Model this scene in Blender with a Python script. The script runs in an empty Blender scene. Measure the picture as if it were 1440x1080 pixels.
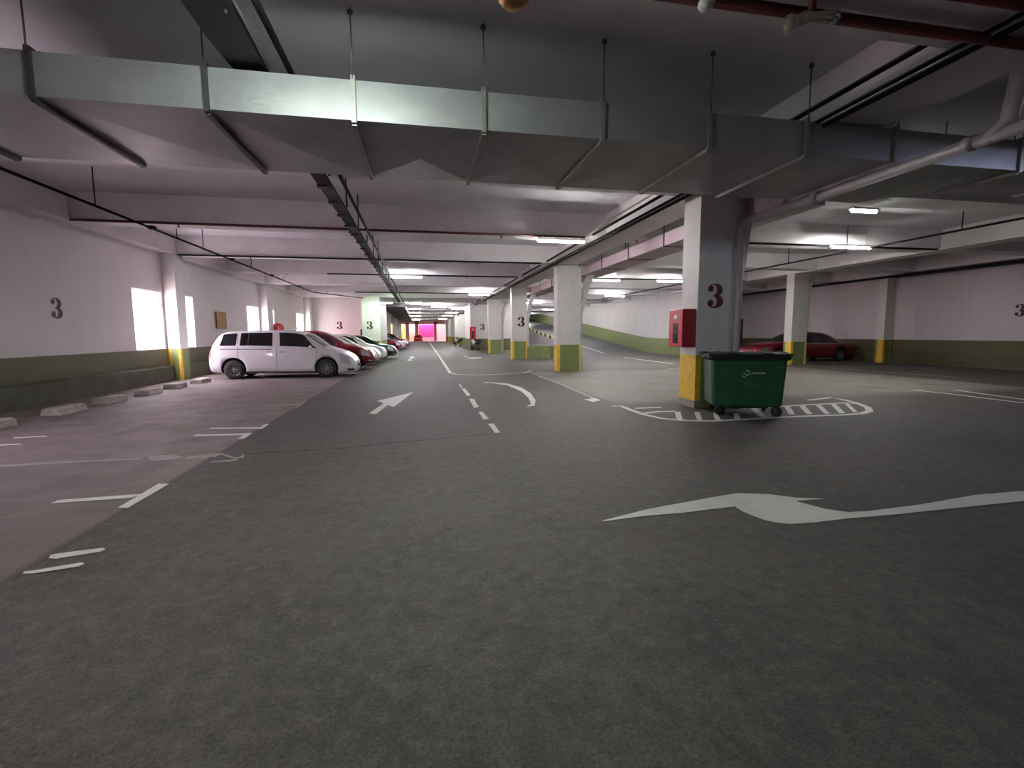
import bpy, bmesh, math, random
from mathutils import Vector, Matrix
random.seed(7)
PI = math.pi
SC = bpy.context.scene
COL = SC.collection

# ------------------------------------------------------------------ camera
CAMH, FPX = 1.6, 670.0
YAW, PITCH, ROLL = math.radians(10.9017), math.radians(6.0164), math.radians(0.3)
_F = Vector((math.sin(YAW)*math.cos(PITCH), math.cos(YAW)*math.cos(PITCH), -math.sin(PITCH)))
_R0 = Vector((math.cos(YAW), -math.sin(YAW), 0))
_D0 = _F.cross(_R0)
_R = math.cos(ROLL)*_R0 + math.sin(ROLL)*_D0
_D = -math.sin(ROLL)*_R0 + math.cos(ROLL)*_D0
CAM = Vector((0, 0, CAMH))
cd = bpy.data.cameras.new('camera'); cam = bpy.data.objects.new('camera', cd); COL.objects.link(cam)
cd.sensor_fit = 'HORIZONTAL'; cd.sensor_width = 36; cd.lens = FPX/1440*36; cd.clip_start = .05; cd.clip_end = 500
mw = Matrix((_R, -_D, -_F)).transposed().to_4x4(); mw.translation = CAM
cam.matrix_world = mw
SC.camera = cam

def ground(px, py, z=0.0):
    """measured point of the photograph -> point on the floor"""
    d = _R*((px-720)/FPX) + _D*((py-540)/FPX) + _F
    t = (z-CAMH)/d.z
    return Vector((t*d.x, t*d.y, z))

# ------------------------------------------------------------------ materials
def new_mat(name):
    m = bpy.data.materials.new(name); m.use_nodes = True
    nt = m.node_tree; b = nt.nodes['Principled BSDF']
    return m, nt, b

def hexc(r, g, b):
    f = lambda c: ((c/255)/12.92) if c/255 <= .04045 else (((c/255)+.055)/1.055)**2.4
    return (f(r), f(g), f(b), 1)

def plain(name, col, rough=.5, metal=0.0, noise=.0, nscale=6.0, coat=0.0, spec=.5, bump=0.0, bscale=80):
    m, nt, b = new_mat(name)
    b.inputs['Roughness'].default_value = rough; b.inputs['Metallic'].default_value = metal
    b.inputs['Specular IOR Level'].default_value = spec
    b.inputs['Coat Weight'].default_value = coat
    if noise > 0:
        tc = nt.nodes.new('ShaderNodeTexCoord'); n = nt.nodes.new('ShaderNodeTexNoise')
        n.inputs['Scale'].default_value = nscale; n.inputs['Detail'].default_value = 6; n.inputs['Roughness'].default_value = .65
        nt.links.new(tc.outputs['Object'], n.inputs['Vector'])
        r = nt.nodes.new('ShaderNodeValToRGB')
        r.color_ramp.elements[0].position = .3; r.color_ramp.elements[1].position = .72
        r.color_ramp.elements[0].color = [max(0, c*(1-noise)) for c in col[:3]]+[1]
        r.color_ramp.elements[1].color = [min(1, c*(1+noise*.6)) for c in col[:3]]+[1]
        nt.links.new(n.outputs['Fac'], r.inputs['Fac']); nt.links.new(r.outputs['Color'], b.inputs['Base Color'])
    else:
        b.inputs['Base Color'].default_value = col
    if bump > 0:
        tc = nt.nodes.new('ShaderNodeTexCoord'); n = nt.nodes.new('ShaderNodeTexNoise'); n.inputs['Scale'].default_value = bscale
        nt.links.new(tc.outputs['Object'], n.inputs['Vector'])
        bp = nt.nodes.new('ShaderNodeBump'); bp.inputs['Strength'].default_value = bump; bp.inputs['Distance'].default_value = .01
        nt.links.new(n.outputs['Fac'], bp.inputs['Height']); nt.links.new(bp.outputs['Normal'], b.inputs['Normal'])
    return m

def emit(name, col, strength):
    m, nt, b = new_mat(name)
    b.inputs['Base Color'].default_value = (0.8, 0.8, 0.8, 1)
    b.inputs['Emission Color'].default_value = col; b.inputs['Emission Strength'].default_value = strength
    return m

class NG:
    """tiny node helper"""
    def __init__(s, nt): s.nt = nt; s.L = nt.links
    def n(s, t, **k):
        x = s.nt.nodes.new(t)
        for a, v in k.items(): setattr(x, a, v)
        return x
    def math(s, op, a, b=None, clamp=False):
        x = s.n('ShaderNodeMath', operation=op, use_clamp=clamp)
        for i, v in enumerate((a, b)):
            if v is None: continue
            if isinstance(v, (int, float)): x.inputs[i].default_value = v
            else: s.L.new(v, x.inputs[i])
        return x.outputs[0]
    def mix(s, fac, a, b, mode='MIX'):
        x = s.n('ShaderNodeMix', data_type='RGBA', blend_type=mode)
        for sock, v in ((x.inputs['Factor'], fac), (x.inputs[6], a), (x.inputs[7], b)):
            if isinstance(v, (int, float)): sock.default_value = v
            elif isinstance(v, tuple): sock.default_value = v
            else: s.L.new(v, sock)
        return x.outputs[2]
    def noise(s, vec, scale, detail=5, rough=.6, w=0):
        x = s.n('ShaderNodeTexNoise'); x.inputs['Scale'].default_value = scale; x.inputs['Detail'].default_value = detail
        x.inputs['Roughness'].default_value = rough; s.L.new(vec, x.inputs['Vector']); return x.outputs['Fac']
    def step(s, v, a, b):
        x = s.n('ShaderNodeMapRange', clamp=True); s.L.new(v, x.inputs[0])
        x.inputs[1].default_value = a; x.inputs[2].default_value = b; return x.outputs[0]

def wall_mat(name, white, green, top=1.13, dirt=.25):
    """painted wall: green dado up to `top`, white above, with grime; measured in world height"""
    m, nt, b = new_mat(name); g = NG(nt)
    geo = g.n('ShaderNodeNewGeometry'); sep = g.n('ShaderNodeSeparateXYZ'); g.L.new(geo.outputs['Position'], sep.inputs[0])
    P = geo.outputs['Position']
    big = g.noise(P, .7, 6, .65); fine = g.noise(P, 9, 5, .7)
    mp = g.n('ShaderNodeMapping'); mp.inputs['Scale'].default_value = (3, 3, .35); g.L.new(P, mp.inputs[0])
    streak = g.noise(mp.outputs[0], 1.5, 5, .6)
    zf = sep.outputs['Z']
    d = g.step(zf, top-.01, top+.01)
    low = g.mix(g.step(big, .3, .7), tuple(c*.75 for c in green[:3])+(1,), green)
    low = g.mix(g.math('MULTIPLY', g.step(zf, .5, 0), g.step(fine, .35, .7)), low, tuple(c*.45 for c in green[:3])+(1,))
    hi = g.mix(g.math('MULTIPLY', g.step(streak, .45, .75), dirt), white, tuple(c*.55 for c in white[:3])+(1,))
    hi = g.mix(g.math('MULTIPLY', g.step(big, .4, .75), dirt), hi, tuple(c*.75 for c in white[:3])+(1,))
    c = g.mix(d, low, hi)
    g.L.new(c, b.inputs['Base Color']); b.inputs['Roughness'].default_value = .6
    b.inputs['Specular IOR Level'].default_value = .3
    bp = g.n('ShaderNodeBump'); bp.inputs['Strength'].default_value = .15; bp.inputs['Distance'].default_value = .01
    g.L.new(fine, bp.inputs['Height']); g.L.new(bp.outputs['Normal'], b.inputs['Normal'])
    return m

def floor_mat():
    m, nt, b = new_mat('asphalt_and_concrete_floor'); g = NG(nt)
    geo = g.n('ShaderNodeNewGeometry'); P = geo.outputs['Position']
    sep = g.n('ShaderNodeSeparateXYZ'); g.L.new(P, sep.inputs[0]); X, Y = sep.outputs['X'], sep.outputs['Y']
    n1 = g.noise(P, .35, 6, .6); n2 = g.noise(P, 1.6, 8, .7); n3 = g.noise(P, 9, 9, .78); n4 = g.noise(P, 60, 5, .8)
    asph = g.mix(g.step(n1, .3, .7), hexc(62, 58, 57), hexc(84, 78, 76))
    asph = g.mix(g.math('MULTIPLY', g.step(n2, .45, .7), .8), asph, hexc(92, 87, 83))
    asph = g.mix(g.math('MULTIPLY', g.step(n2, .48, .28), .8), asph, hexc(44, 42, 41))
    asph = g.mix(g.math('MULTIPLY', g.step(n3, .50, .72), .75), asph, hexc(116, 109, 100))
    asph = g.mix(g.math('MULTIPLY', g.step(n3, .47, .28), .85), asph, hexc(26, 24, 23))
    conc = g.mix(g.step(n1, .3, .7), hexc(132, 120, 119), hexc(160, 148, 147))
    conc = g.mix(g.math('MULTIPLY', g.step(n2, .42, .72), .6), conc, hexc(98, 85, 85))
    conc = g.mix(g.math('MULTIPLY', g.step(n3, .45, .75), .35), conc, hexc(78, 72, 70))
    patch = g.mix(g.step(n1, .3, .7), hexc(118, 117, 108), hexc(140, 138, 128))
    patch = g.mix(g.math('MULTIPLY', g.step(n2, .45, .75), .5), patch, hexc(94, 93, 86))
    wob = g.math('MULTIPLY', g.math('SUBTRACT', n3, .5), .05)
    xl = g.math('ADD', X, wob)
    left = g.step(xl, -2.70, -2.74)
    # bay concrete is darker close to the camera
    near = g.step(Y, 3.0, 12.0)
    conc2 = g.mix(near, g.mix(.5, conc, hexc(76, 68, 67)), conc)
    # light strip of bays between the pillars
    xr = g.math('ADD', X, wob)
    s1 = g.math('MULTIPLY', g.step(xr, 4.36, 4.42), g.step(xr, 17.2, 16.8))
    s2 = g.math('MULTIPLY', g.step(Y, 9.8, 10.6), g.step(Y, 19.4, 19.2))
    right = g.math('MULTIPLY', s1, s2)
    midr = g.math('MULTIPLY', g.step(X, 4.4, 6.5), g.step(Y, 19, 22))
    far2 = g.math('MULTIPLY', g.step(X, 15, 19), g.step(Y, 8, 17))
    right = g.math('MAXIMUM', right, g.math('MULTIPLY', midr, .55))
    right = g.math('MAXIMUM', right, g.math('MULTIPLY', far2, .4))
    # long cracks: thin dark lines
    crk = g.n('ShaderNodeTexVoronoi', feature='DISTANCE_TO_EDGE'); crk.inputs['Scale'].default_value = .16
    dv = g.n('ShaderNodeVectorMath', operation='ADD'); g.L.new(P, dv.inputs[0])
    nn = g.n('ShaderNodeTexNoise'); nn.inputs['Scale'].default_value = 1.3; g.L.new(P, nn.inputs['Vector'])
    sc = g.n('ShaderNodeVectorMath', operation='SCALE'); sc.inputs['Scale'].default_value = .9; g.L.new(nn.outputs['Color'], sc.inputs[0])
    g.L.new(sc.outputs[0], dv.inputs[1]); g.L.new(dv.outputs[0], crk.inputs['Vector'])
    ck = g.step(crk.outputs['Distance'], .006, .0015)
    # stains
    st = g.step(g.noise(P, .9, 4, .5), .58, .72)
    c = g.mix(right, asph, patch)
    c = g.mix(left, c, conc2)
    edge = g.math('MULTIPLY', g.step(xl, -2.78, -2.74), g.step(xl, -2.66, -2.70))
    c = g.mix(g.math('MULTIPLY', edge, .55), c, hexc(52, 50, 48))
    c = g.mix(g.math('MULTIPLY', st, .35), c, hexc(50, 47, 46))
    c = g.mix(g.math('MULTIPLY', ck, .12), c, hexc(40, 38, 37))
    c = g.mix(g.math('MULTIPLY', g.step(n4, .52, .75), .6), c, hexc(128, 122, 114))
    c = g.mix(g.math('MULTIPLY', g.step(n4, .49, .32), .85), c, hexc(20, 19, 18))
    g.L.new(c, b.inputs['Base Color'])
    ro = g.math('ADD', .5, g.math('MULTIPLY', n2, .3)); g.L.new(ro, b.inputs['Roughness'])
    b.inputs['Specular IOR Level'].default_value = .35
    bp = g.n('ShaderNodeBump'); bp.inputs['Strength'].default_value = .7; bp.inputs['Distance'].default_value = .008
    g.L.new(g.math('ADD', n4, g.math('MULTIPLY', n3, 1.0)), bp.inputs['Height']); g.L.new(bp.outputs['Normal'], b.inputs['Normal'])
    return m

def road_paint(name, col, wear=.45, under=hexc(84, 80, 78)):
    m, nt, b = new_mat(name); g = NG(nt)
    geo = g.n('ShaderNodeNewGeometry'); P = geo.outputs['Position']
    n = g.noise(P, 5, 8, .75); n2 = g.noise(P, 45, 4, .7)
    f = g.math('ADD', g.math('MULTIPLY', g.step(n, .5, .75), wear), g.math('MULTIPLY', g.step(n2, .55, .8), wear), True)
    g.L.new(g.mix(f, col, under), b.inputs['Base Color']); b.inputs['Roughness'].default_value = .6
    return m

M = {}
M['floor'] = floor_mat()
M['wall'] = wall_mat('white_wall_green_dado', hexc(222, 214, 217), hexc(110, 110, 82), dirt=.14)
M['wall_plain'] = wall_mat('white_wall_plain', hexc(208, 204, 204), hexc(112, 116, 76), top=-1)
M['ceiling'] = plain('ceiling_paint', hexc(222, 219, 226), .75, noise=.12, nscale=.8)
M['beam'] = plain('beam_paint', hexc(228, 224, 226), .7, noise=.1, nscale=1.2)
M['pillar'] = plain('pillar_white', hexc(208, 207, 204), .6, noise=.1, nscale=3)
M['green'] = plain('dado_green', hexc(122, 134, 84), .55, noise=.22, nscale=5)
M['yellow'] = plain('corner_yellow', hexc(232, 192, 62), .5, noise=.2, nscale=8)
M['base_grey'] = plain('worn_base', hexc(150, 146, 136), .7, noise=.3, nscale=9)
M['white_paint'] = road_paint('road_paint_white', hexc(214, 213, 210), .3)
M['worn_paint'] = road_paint('road_paint_worn', hexc(150, 144, 142), .75, hexc(100, 92, 88))
M['yellow_paint'] = road_paint('road_paint_yellow', hexc(200, 196, 120), .5)
M['duct'] = plain('galvanised_duct', hexc(150, 150, 152), .48, metal=.35, noise=.16, nscale=1.7)
M['flange'] = plain('duct_flange', hexc(148, 146, 142), .45, metal=.5, noise=.2, nscale=5)
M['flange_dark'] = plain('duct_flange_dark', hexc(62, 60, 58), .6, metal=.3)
M['rod'] = plain('hanger_steel', hexc(96, 96, 98), .5, metal=.6)
M['tray'] = plain('cable_tray_black', hexc(44, 42, 42), .6, noise=.4, nscale=30)
M['traylip'] = plain('cable_tray_lip', hexc(150, 148, 146), .5, metal=.3)
M['blackpipe'] = plain('black_pipe', hexc(26, 23, 23), .8, spec=.12)
M['redpipe'] = plain('maroon_pipe', hexc(84, 26, 34), .5, noise=.2)
M['greypipe'] = plain('grey_pvc_pipe', hexc(168, 162, 162), .45, noise=.15, nscale=4)
M['palepipe'] = plain('pale_conduit', hexc(196, 190, 186), .5)
M['pinkduct'] = plain('pale_pink_duct', hexc(205, 184, 194), .6, noise=.12, nscale=3)
M['brass'] = plain('brass', hexc(184, 140, 88), .3, metal=.85)
M['valve'] = plain('cast_valve', hexc(190, 184, 160), .45, metal=.2, noise=.3, nscale=20)
M['housing'] = plain('lamp_housing', hexc(220, 220, 218), .4)
M['tube'] = emit('fluorescent_tube', (1.0, .965, .93, 1), 100)
M['tube_cool'] = emit('fluorescent_tube_cool', (.95, .92, 1.0, 1), 100)
M['tube_near'] = emit('fluorescent_tube_near', (.88, 1.0, .90, 1), 62)
M['tube_dim'] = emit('fluorescent_tube_dim', (.9, 1.0, .88, 1), 12)
M['tube_blue_fill'] = emit('fluorescent_fill_blue', (.66, .70, 1.0, 1), 40)
M['tube_green'] = emit('fluorescent_tube_greenish', (.72, 1.0, .74, 1), 80)
M['maroon'] = plain('stencil_maroon', hexc(88, 16, 24), .6, noise=.25, nscale=25)
M['stencil_dark'] = plain('stencil_dark', hexc(62, 46, 46), .6, noise=.25, nscale=25)
M['concrete'] = plain('rough_concrete', hexc(196, 188, 182), .8, noise=.35, nscale=7, bump=.4)
M['red'] = plain('cabinet_red', hexc(196, 28, 44), .35)
M['darkred'] = plain('cabinet_red_side', hexc(150, 20, 30), .45)
M['black'] = plain('matt_black', (.012, .012, .013, 1), .55)
M['rubber'] = plain('tyre_rubber', (.018, .018, .019, 1), .75)
M['white'] = plain('white_plastic', hexc(232, 232, 232), .4)
M['board'] = plain('brown_board', hexc(176, 118, 52), .6, noise=.4, nscale=9)
M['glass_dark'] = plain('tinted_glass', (.012, .013, .016, 1), .08, coat=.3, spec=.6)
M['glass_grey'] = plain('windscreen_glass', (.10, .105, .11, 1), .08, spec=.7)
M['chrome'] = plain('chrome', hexc(205, 205, 208), .18, metal=1)
M['alloy'] = plain('alloy_rim', hexc(150, 150, 156), .3, metal=.85)
M['lamp_glass'] = plain('headlamp_glass', hexc(205, 212, 224), .12, metal=.3, spec=.8)
M['tail'] = plain('tail_lamp', hexc(190, 120, 120), .2)
M['trim'] = plain('black_trim', (.02, .02, .022, 1), .5)
M['bin'] = plain('dark_green_bin', hexc(36, 84, 58), .42, noise=.25, nscale=4)
M['binlid'] = plain('dark_green_lid', hexc(12, 30, 24), .6, noise=.2, nscale=4)
M['logo'] = plain('logo_white', hexc(196, 200, 198), .6)
M['hazard_y'] = plain('hazard_yellow', hexc(222, 214, 130), .5)
M['parapet'] = plain('grey_parapet', hexc(176, 174, 182), .65, noise=.15, nscale=2)
M['ramp'] = plain('ramp_asphalt', hexc(96, 98, 104), .6, noise=.25, nscale=3)
M['haunch'] = plain('haunch_paint', hexc(196, 196, 194), .65, noise=.14, nscale=3)
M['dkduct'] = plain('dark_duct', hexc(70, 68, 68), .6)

M['crack'] = plain('crack_tar', hexc(36, 32, 31), .9, spec=.1)
def car_paint(name, col, metal=.0): return plain(name, col, .28, metal=metal, coat=.6)

# ------------------------------------------------------------------ mesh builder
class MB:
    def __init__(s): s.v = []; s.f = []; s.m = []; s.sm = []
    def add(s, vs, fs, mi=0, smooth=False):
        o = len(s.v); s.v += [tuple(p) for p in vs]
        for f in fs: s.f.append([o+i for i in f]); s.m.append(mi); s.sm.append(smooth)
        return s
    def box(s, a, b, mi=0):
        x0, y0, z0 = a; x1, y1, z1 = b
        vs = [(x0,y0,z0),(x1,y0,z0),(x1,y1,z0),(x0,y1,z0),(x0,y0,z1),(x1,y0,z1),(x1,y1,z1),(x0,y1,z1)]
        return s.add(vs, [(0,3,2,1),(4,5,6,7),(0,1,5,4),(1,2,6,5),(2,3,7,6),(3,0,4,7)], mi)
    def cbox(s, c, d, mi=0): return s.box([c[i]-d[i]/2 for i in range(3)], [c[i]+d[i]/2 for i in range(3)], mi)
    def prism(s, poly, axis, a, b, mi=0):
        """extrude a 2D polygon along an axis ('x','y','z') from a to b"""
        mk = {'x': lambda p, t: (t, p[0], p[1]), 'y': lambda p, t: (p[0], t, p[1]), 'z': lambda p, t: (p[0], p[1], t)}[axis]
        n = len(poly); vs = [mk(p, a) for p in poly]+[mk(p, b) for p in poly]
        fs = [tuple(range(n))[::-1], tuple(range(n, 2*n))]+[(i, (i+1) % n, n+(i+1) % n, n+i) for i in range(n)]
        return s.add(vs, fs, mi)
    def tube(s, pts, r, n=12, mi=0, caps=True, smooth=True):
        pts = [Vector(p) for p in pts]; o = len(s.v); k = len(pts)
        up = None
        for i, p in enumerate(pts):
            t = ((pts[min(i+1, k-1)]-pts[max(i-1, 0)])).normalized()
            if up is None:
                up = t.orthogonal().normalized()
            else:
                up = (up-t*up.dot(t)).normalized()
            q = t.cross(up)
            rr = r[i] if isinstance(r, (list, tuple)) else r
            for j in range(n):
                a = 2*PI*j/n; s.v.append(tuple(p+up*(rr*math.cos(a))+q*(rr*math.sin(a))))
        for i in range(k-1):
            for j in range(n):
                s.f.append([o+i*n+j, o+i*n+(j+1) % n, o+(i+1)*n+(j+1) % n, o+(i+1)*n+j]); s.m.append(mi); s.sm.append(smooth)
        if caps:
            s.f.append([o+j for j in range(n)][::-1]); s.m.append(mi); s.sm.append(False)
            s.f.append([o+(k-1)*n+j for j in range(n)]); s.m.append(mi); s.sm.append(False)
        return s
    def lathe(s, prof, c=(0,0,0), axis='z', n=28, mi=0, smooth=True):
        """prof: (radius, height) list"""
        o = len(s.v); c = Vector(c)
        mk = {'z': lambda r, a, h: Vector((r*math.cos(a), r*math.sin(a), h)), 'y': lambda r, a, h: Vector((r*math.cos(a), h, r*math.sin(a))), 'x': lambda r, a, h: Vector((h, r*math.cos(a), r*math.sin(a)))}[axis]
        for r, h in prof:
            for j in range(n): s.v.append(tuple(c+mk(max(r, 1e-4), 2*PI*j/n, h)))
        for i in range(len(prof)-1):
            for j in range(n):
                s.f.append([o+i*n+j, o+i*n+(j+1) % n, o+(i+1)*n+(j+1) % n, o+(i+1)*n+j]); s.m.append(mi); s.sm.append(smooth)
        return s
    def grid(s, rows, mi=0, smooth=True):
        o = len(s.v); w = len(rows[0])
        for r in rows: s.v += [tuple(p) for p in r]
        for i in range(len(rows)-1):
            for j in range(w-1):
                s.f.append([o+i*w+j, o+i*w+j+1, o+(i+1)*w+j+1, o+(i+1)*w+j]); s.m.append(mi); s.sm.append(smooth)
        return s
    def build(s, name, mats, parent=None, bevel=0, recalc=True):
        me = bpy.data.meshes.new(name); me.from_pydata(s.v, [], s.f)
        mats = mats if isinstance(mats, (list, tuple)) else [mats]
        for m in mats: me.materials.append(m)
        for p, mi, sm in zip(me.polygons, s.m, s.sm): p.material_index = mi; p.use_smooth = sm
        if recalc:
            bm = bmesh.new(); bm.from_mesh(me); bmesh.ops.recalc_face_normals(bm, faces=bm.faces); bm.to_mesh(me); bm.free()
        me.update()
        o = bpy.data.objects.new(name, me); COL.objects.link(o)
        if parent: o.parent = parent
        if bevel:
            b = o.modifiers.new('bevel', 'BEVEL'); b.width = bevel; b.segments = 2; b.limit_method = 'ANGLE'; b.angle_limit = math.radians(40)
        return o

def tag(o, label=None, cat=None, group=None, kind=None):
    if label: o['label'] = label
    if cat: o['category'] = cat
    if group: o['group'] = group
    if kind: o['kind'] = kind
    return o
def empty(name, loc=(0,0,0), rz=0):
    o = bpy.data.objects.new(name, None); COL.objects.link(o); o.location = loc; o.rotation_euler = (0,0,rz); o.empty_display_size = .1
    return o
def copy_tree(o, parent=None):
    c = o.copy(); COL.objects.link(c)
    if parent: c.parent = parent
    for ch in list(o.children): copy_tree(ch, c)
    return c
def struct(o, label, cat): return tag(o, label, cat, kind='structure')

# ------------------------------------------------------------------ room shell
XL, XR, YB, YE, ZS, ZB = -8.8, 24.1, -9.0, 112.0, 5.16, 4.5
mb = MB(); mb.box((XL-.3, YB-.3, -.3), (XR+.3, YE+30, 0))
struct(mb.build('floor', M['floor']), 'worn dark asphalt floor with paler concrete parking strips along its sides', 'floor')
mb = MB(); mb.box((XL-.3, YB-.3, ZS), (XR+.3, YE+.3, ZS+.3))
struct(mb.build('ceiling', M['ceiling']), 'grey painted concrete slab overhead between the beams', 'ceiling')

# left wall with window openings (y0, y1, z0, z1)
WIN = [(17.1, 18.82, 1.13, 3.1), (20.3, 21.2, 1.13, 3.12), (27.3, 29.05, 1.13, 3.15), (31.0, 32.0, 1.13, 3.15), (37.5, 39.6, 1.13, 3.2)]
NEARWIN = (5.6, 7.4, 1.13, 3.1)
def wall_x(mbx, x0, x1, ya, yb, zt, opens):
    ys = [ya]
    for o in sorted(opens): ys += [o[0], o[1]]
    ys.append(yb); so = sorted(opens)
    for i in range(0, len(ys), 2): mbx.box((x0, ys[i], 0), (x1, ys[i+1], zt))
    for o in so:
        mbx.box((x0, o[0], 0), (x1, o[1], o[2])); mbx.box((x0, o[0], o[3]), (x1, o[1], zt))
mb = MB(); wall_x(mb, XL-.25, XL, YB, YE, ZS, WIN+[NEARWIN])
wl = struct(mb.build('wall_left', M['wall']), 'long off-white wall with a green dado and window openings', 'wall')
mb = MB(); mb.prism([(XL, 0), (XL+.2, 0), (XL+.17, .5), (XL+.1, .55), (XL, .55)], 'y', YB, 41.0)
struct(mb.build('baseboard_left', plain('plinth_green', hexc(84, 84, 66), .65, noise=.3, nscale=3)), 'low green plinth ledge running along the foot of the windowed wall', 'plinth')
for i, (y0, y1, z0, z1) in enumerate(WIN+[NEARWIN]):
    w = empty('window_%d' % (i+1), (XL-.12, (y0+y1)/2, z0)); struct(w, 'bright overexposed window opening number %d along the plinth wall, counted from the van side' % (i+1), 'window')
    hw, h = (y1-y0)/2, z1-z0
    f = MB(); t = .035
    f.box((-.05, -hw, 0), (.05, -hw+t, h)); f.box((-.05, hw-t, 0), (.05, hw, h)); f.box((-.05, -hw+t, 0), (.05, hw-t, t)); f.box((-.05, -hw+t, h-t), (.05, hw-t, h))
    f.box((-.03, hw*.33-.012, t), (.03, hw*.33+.012, h-t))
    f.build('window_frame', M['white'], w)
    m = bpy.data.materials.get('window_glass')
    if not m:
        m, nt, b = new_mat('window_glass')
        tr = nt.nodes.new('ShaderNodeBsdfTransparent'); gl = nt.nodes.new('ShaderNodeBsdfGlossy'); gl.inputs['Roughness'].default_value = .02
        mx = nt.nodes.new('ShaderNodeMixShader'); mx.inputs[0].default_value = .06
        nt.links.new(tr.outputs[0], mx.inputs[1]); nt.links.new(gl.outputs[0], mx.inputs[2])
        nt.links.new(mx.outputs[0], nt.nodes['Material Output'].inputs['Surface'])
    MB().box((-.004, -hw+t, t), (.004, hw*.33-.012, h-t)).box((-.004, hw*.33+.012, t), (.004, hw-t, h-t)).build('window_pane', m, w)

# right wall, rear wall, end walls
mb = MB(); mb.box((XR, YB, 0), (XR+.25, YE, ZS))
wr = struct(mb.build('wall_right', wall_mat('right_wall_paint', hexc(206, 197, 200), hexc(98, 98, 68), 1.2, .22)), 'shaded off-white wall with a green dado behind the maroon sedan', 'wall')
mb = MB(); mb.box((XR-.09, YB, .55), (XR, 20.7, .6)); mb.box((XR-.09, 21.6, .55), (XR, 42, .6)); mb.box((XR-.12, YB, 0), (XR, 20.7, .1))
struct(mb.build('baseboard_right', plain('right_ledge_green', hexc(92, 95, 66), .65, noise=.3, nscale=3)), 'thin ledge strip along the dado of the shaded wall', 'ledge')
mb = MB(); mb.box((XL-.25, YB-.25, 0), (XR+.25, YB, ZS))
struct(mb.build('wall_rear', M['wall']), 'off-white wall behind the viewer', 'wall')
mb = MB(); mb.box((XL, 41.0, 0), (-4.25, 41.25, ZS))
wend = struct(mb.build('wall_bay_end', M['wall']), 'white block wall closing the row of parked cars beside the green-lit pillar', 'wall')
mb = MB(); mb.box((18.2, 60, 0), (XR, 60.25, ZS)); 
struct(mb.build('wall_back_right', M['wall']), 'pale wall far beyond the ramp', 'wall')
# far end wall with big openings
mb = MB(); segs = [(XL, -6.6), (-3.1, -2.3), (-1.0, -.2), (3.3, 3.9), (6.9, XR)]
for a, b in segs: mb.box((a, YE, 0), (b, YE+.3, ZS))
mb.box((XL, YE, 3.9), (XR, YE+.3, ZS))
struct(mb.build('wall_far', plain('far_wall', hexc(196, 150, 140), .7, noise=.2)), 'distant end wall with bright openings at the far end of the lane', 'wall')

# beams
def beam(a, b, label, mat=None, name='ceiling_beam'):
    return struct(MB().box(a, b).build(name, mat or M['beam']), label, 'beam')
ybs = [(-6.2, -5.5), (-1.2, -.5), (3.62, 4.3), (8.9, 9.65), (14.03, 14.8), (19.35, 20.1), (24.15, 24.9), (29.4, 30.1), (34.3, 35.0), (39.2, 39.95)]
y = 44.3
while y < 111: ybs.append((y, y+.7)); y += 5
ordn = 'first second third fourth fifth sixth seventh eighth ninth tenth eleventh twelfth thirteenth fourteenth fifteenth sixteenth seventeenth eighteenth nineteenth twentieth'.split()
ordn += ['twenty-'+w for w in ordn[:9]]
for i, (a, b) in enumerate(ybs):
    h = .18
    prof = [(a, ZB), (b, ZB), (b+.04, ZS), (a-.04, ZS)]
    o = MB().prism(prof, 'x', XL, XR).build('ceiling_beam', M['beam'])
    struct(o, 'white cross beam under the slab, %s from the viewer end' % ordn[i], 'beam')
beam((5.62, YB, 4.47), (6.55, YE, ZS), 'deep lengthwise beam carried by the pillar row along the lane')
beam((18.1, YB, 4.47), (18.9, 60, ZS), 'deep lengthwise beam over the pillar near the maroon sedan')
beam((XL, YB, 4.47), (XL+.35, YE, ZS), 'edge beam along the top of the windowed wall')
beam((XR-.55, YB, 4.5), (XR, 60, ZS), 'edge beam along the top of the shaded wall')

# ------------------------------------------------------------------ numerals "3"
def three(h=.46, t=.006):
    """bold stencilled 3 in the xz plane, facing -y, centred on the origin"""
    mb = MB(); N = 18
    def crescent(cx, cz, ro, rz, ri, riz, sh, a0, a1):
        out = []; inn = []
        for k in range(N+1):
            a = math.radians(a0+(a1-a0)*k/N)
            out.append((cx+ro*math.cos(a), cz+rz*math.sin(a)))
            inn.append((cx-sh+ri*math.cos(a), cz+riz*math.sin(a)))
        for k in range(N):
            q = [out[k], out[k+1], inn[k+1], inn[k]]
            mb.prism(q, 'y', -t, 0)
    u = h
    crescent(-.01*u, .245*u, .32*u, .265*u, .13*u, .20*u, .07*u, -80, 106)
    crescent(-.01*u, -.23*u, .36*u, .28*u, .14*u, .205*u, .08*u, -106, 80)
    for cz, r in ((.30, .13), (-.30, .14)):
        mb.prism([(-.24*u+r*u*math.cos(2*PI*k/16), cz*u+r*u*math.sin(2*PI*k/16)) for k in range(16)], 'y', -t, 0)
    mb.prism([(-.12*u, .025*u), (.12*u, .04*u), (.12*u, -.03*u), (-.12*u, -.02*u)], 'y', -t, 0)
    for s in (1, -1):   # thin joins from the balls to the bowls
        q = [(-.33*u, s*.33*u), (-.26*u, s*.46*u), (-.10*u, s*.505*u), (-.10*u, s*.475*u), (-.22*u, s*.43*u), (-.28*u, s*.32*u)]
        mb.prism(q if s > 0 else q[::-1], 'y', -t, 0)
    return mb
def number(parent, loc, h, rz, mat='maroon'):
    o = three(h).build('painted_number', M[mat], parent)
    o.rotation_euler = (0, 0, rz); o.location = loc
    return o
number(wl, (XL+.002, 13.85, 2.29), .50, PI/2, 'maroon')
number(wr, (XR-.002, 15.35, 2.45), .50, -PI/2, 'maroon')
number(wend, (-6.35, 40.998, 2.35), .62, 0, 'maroon')

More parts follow.
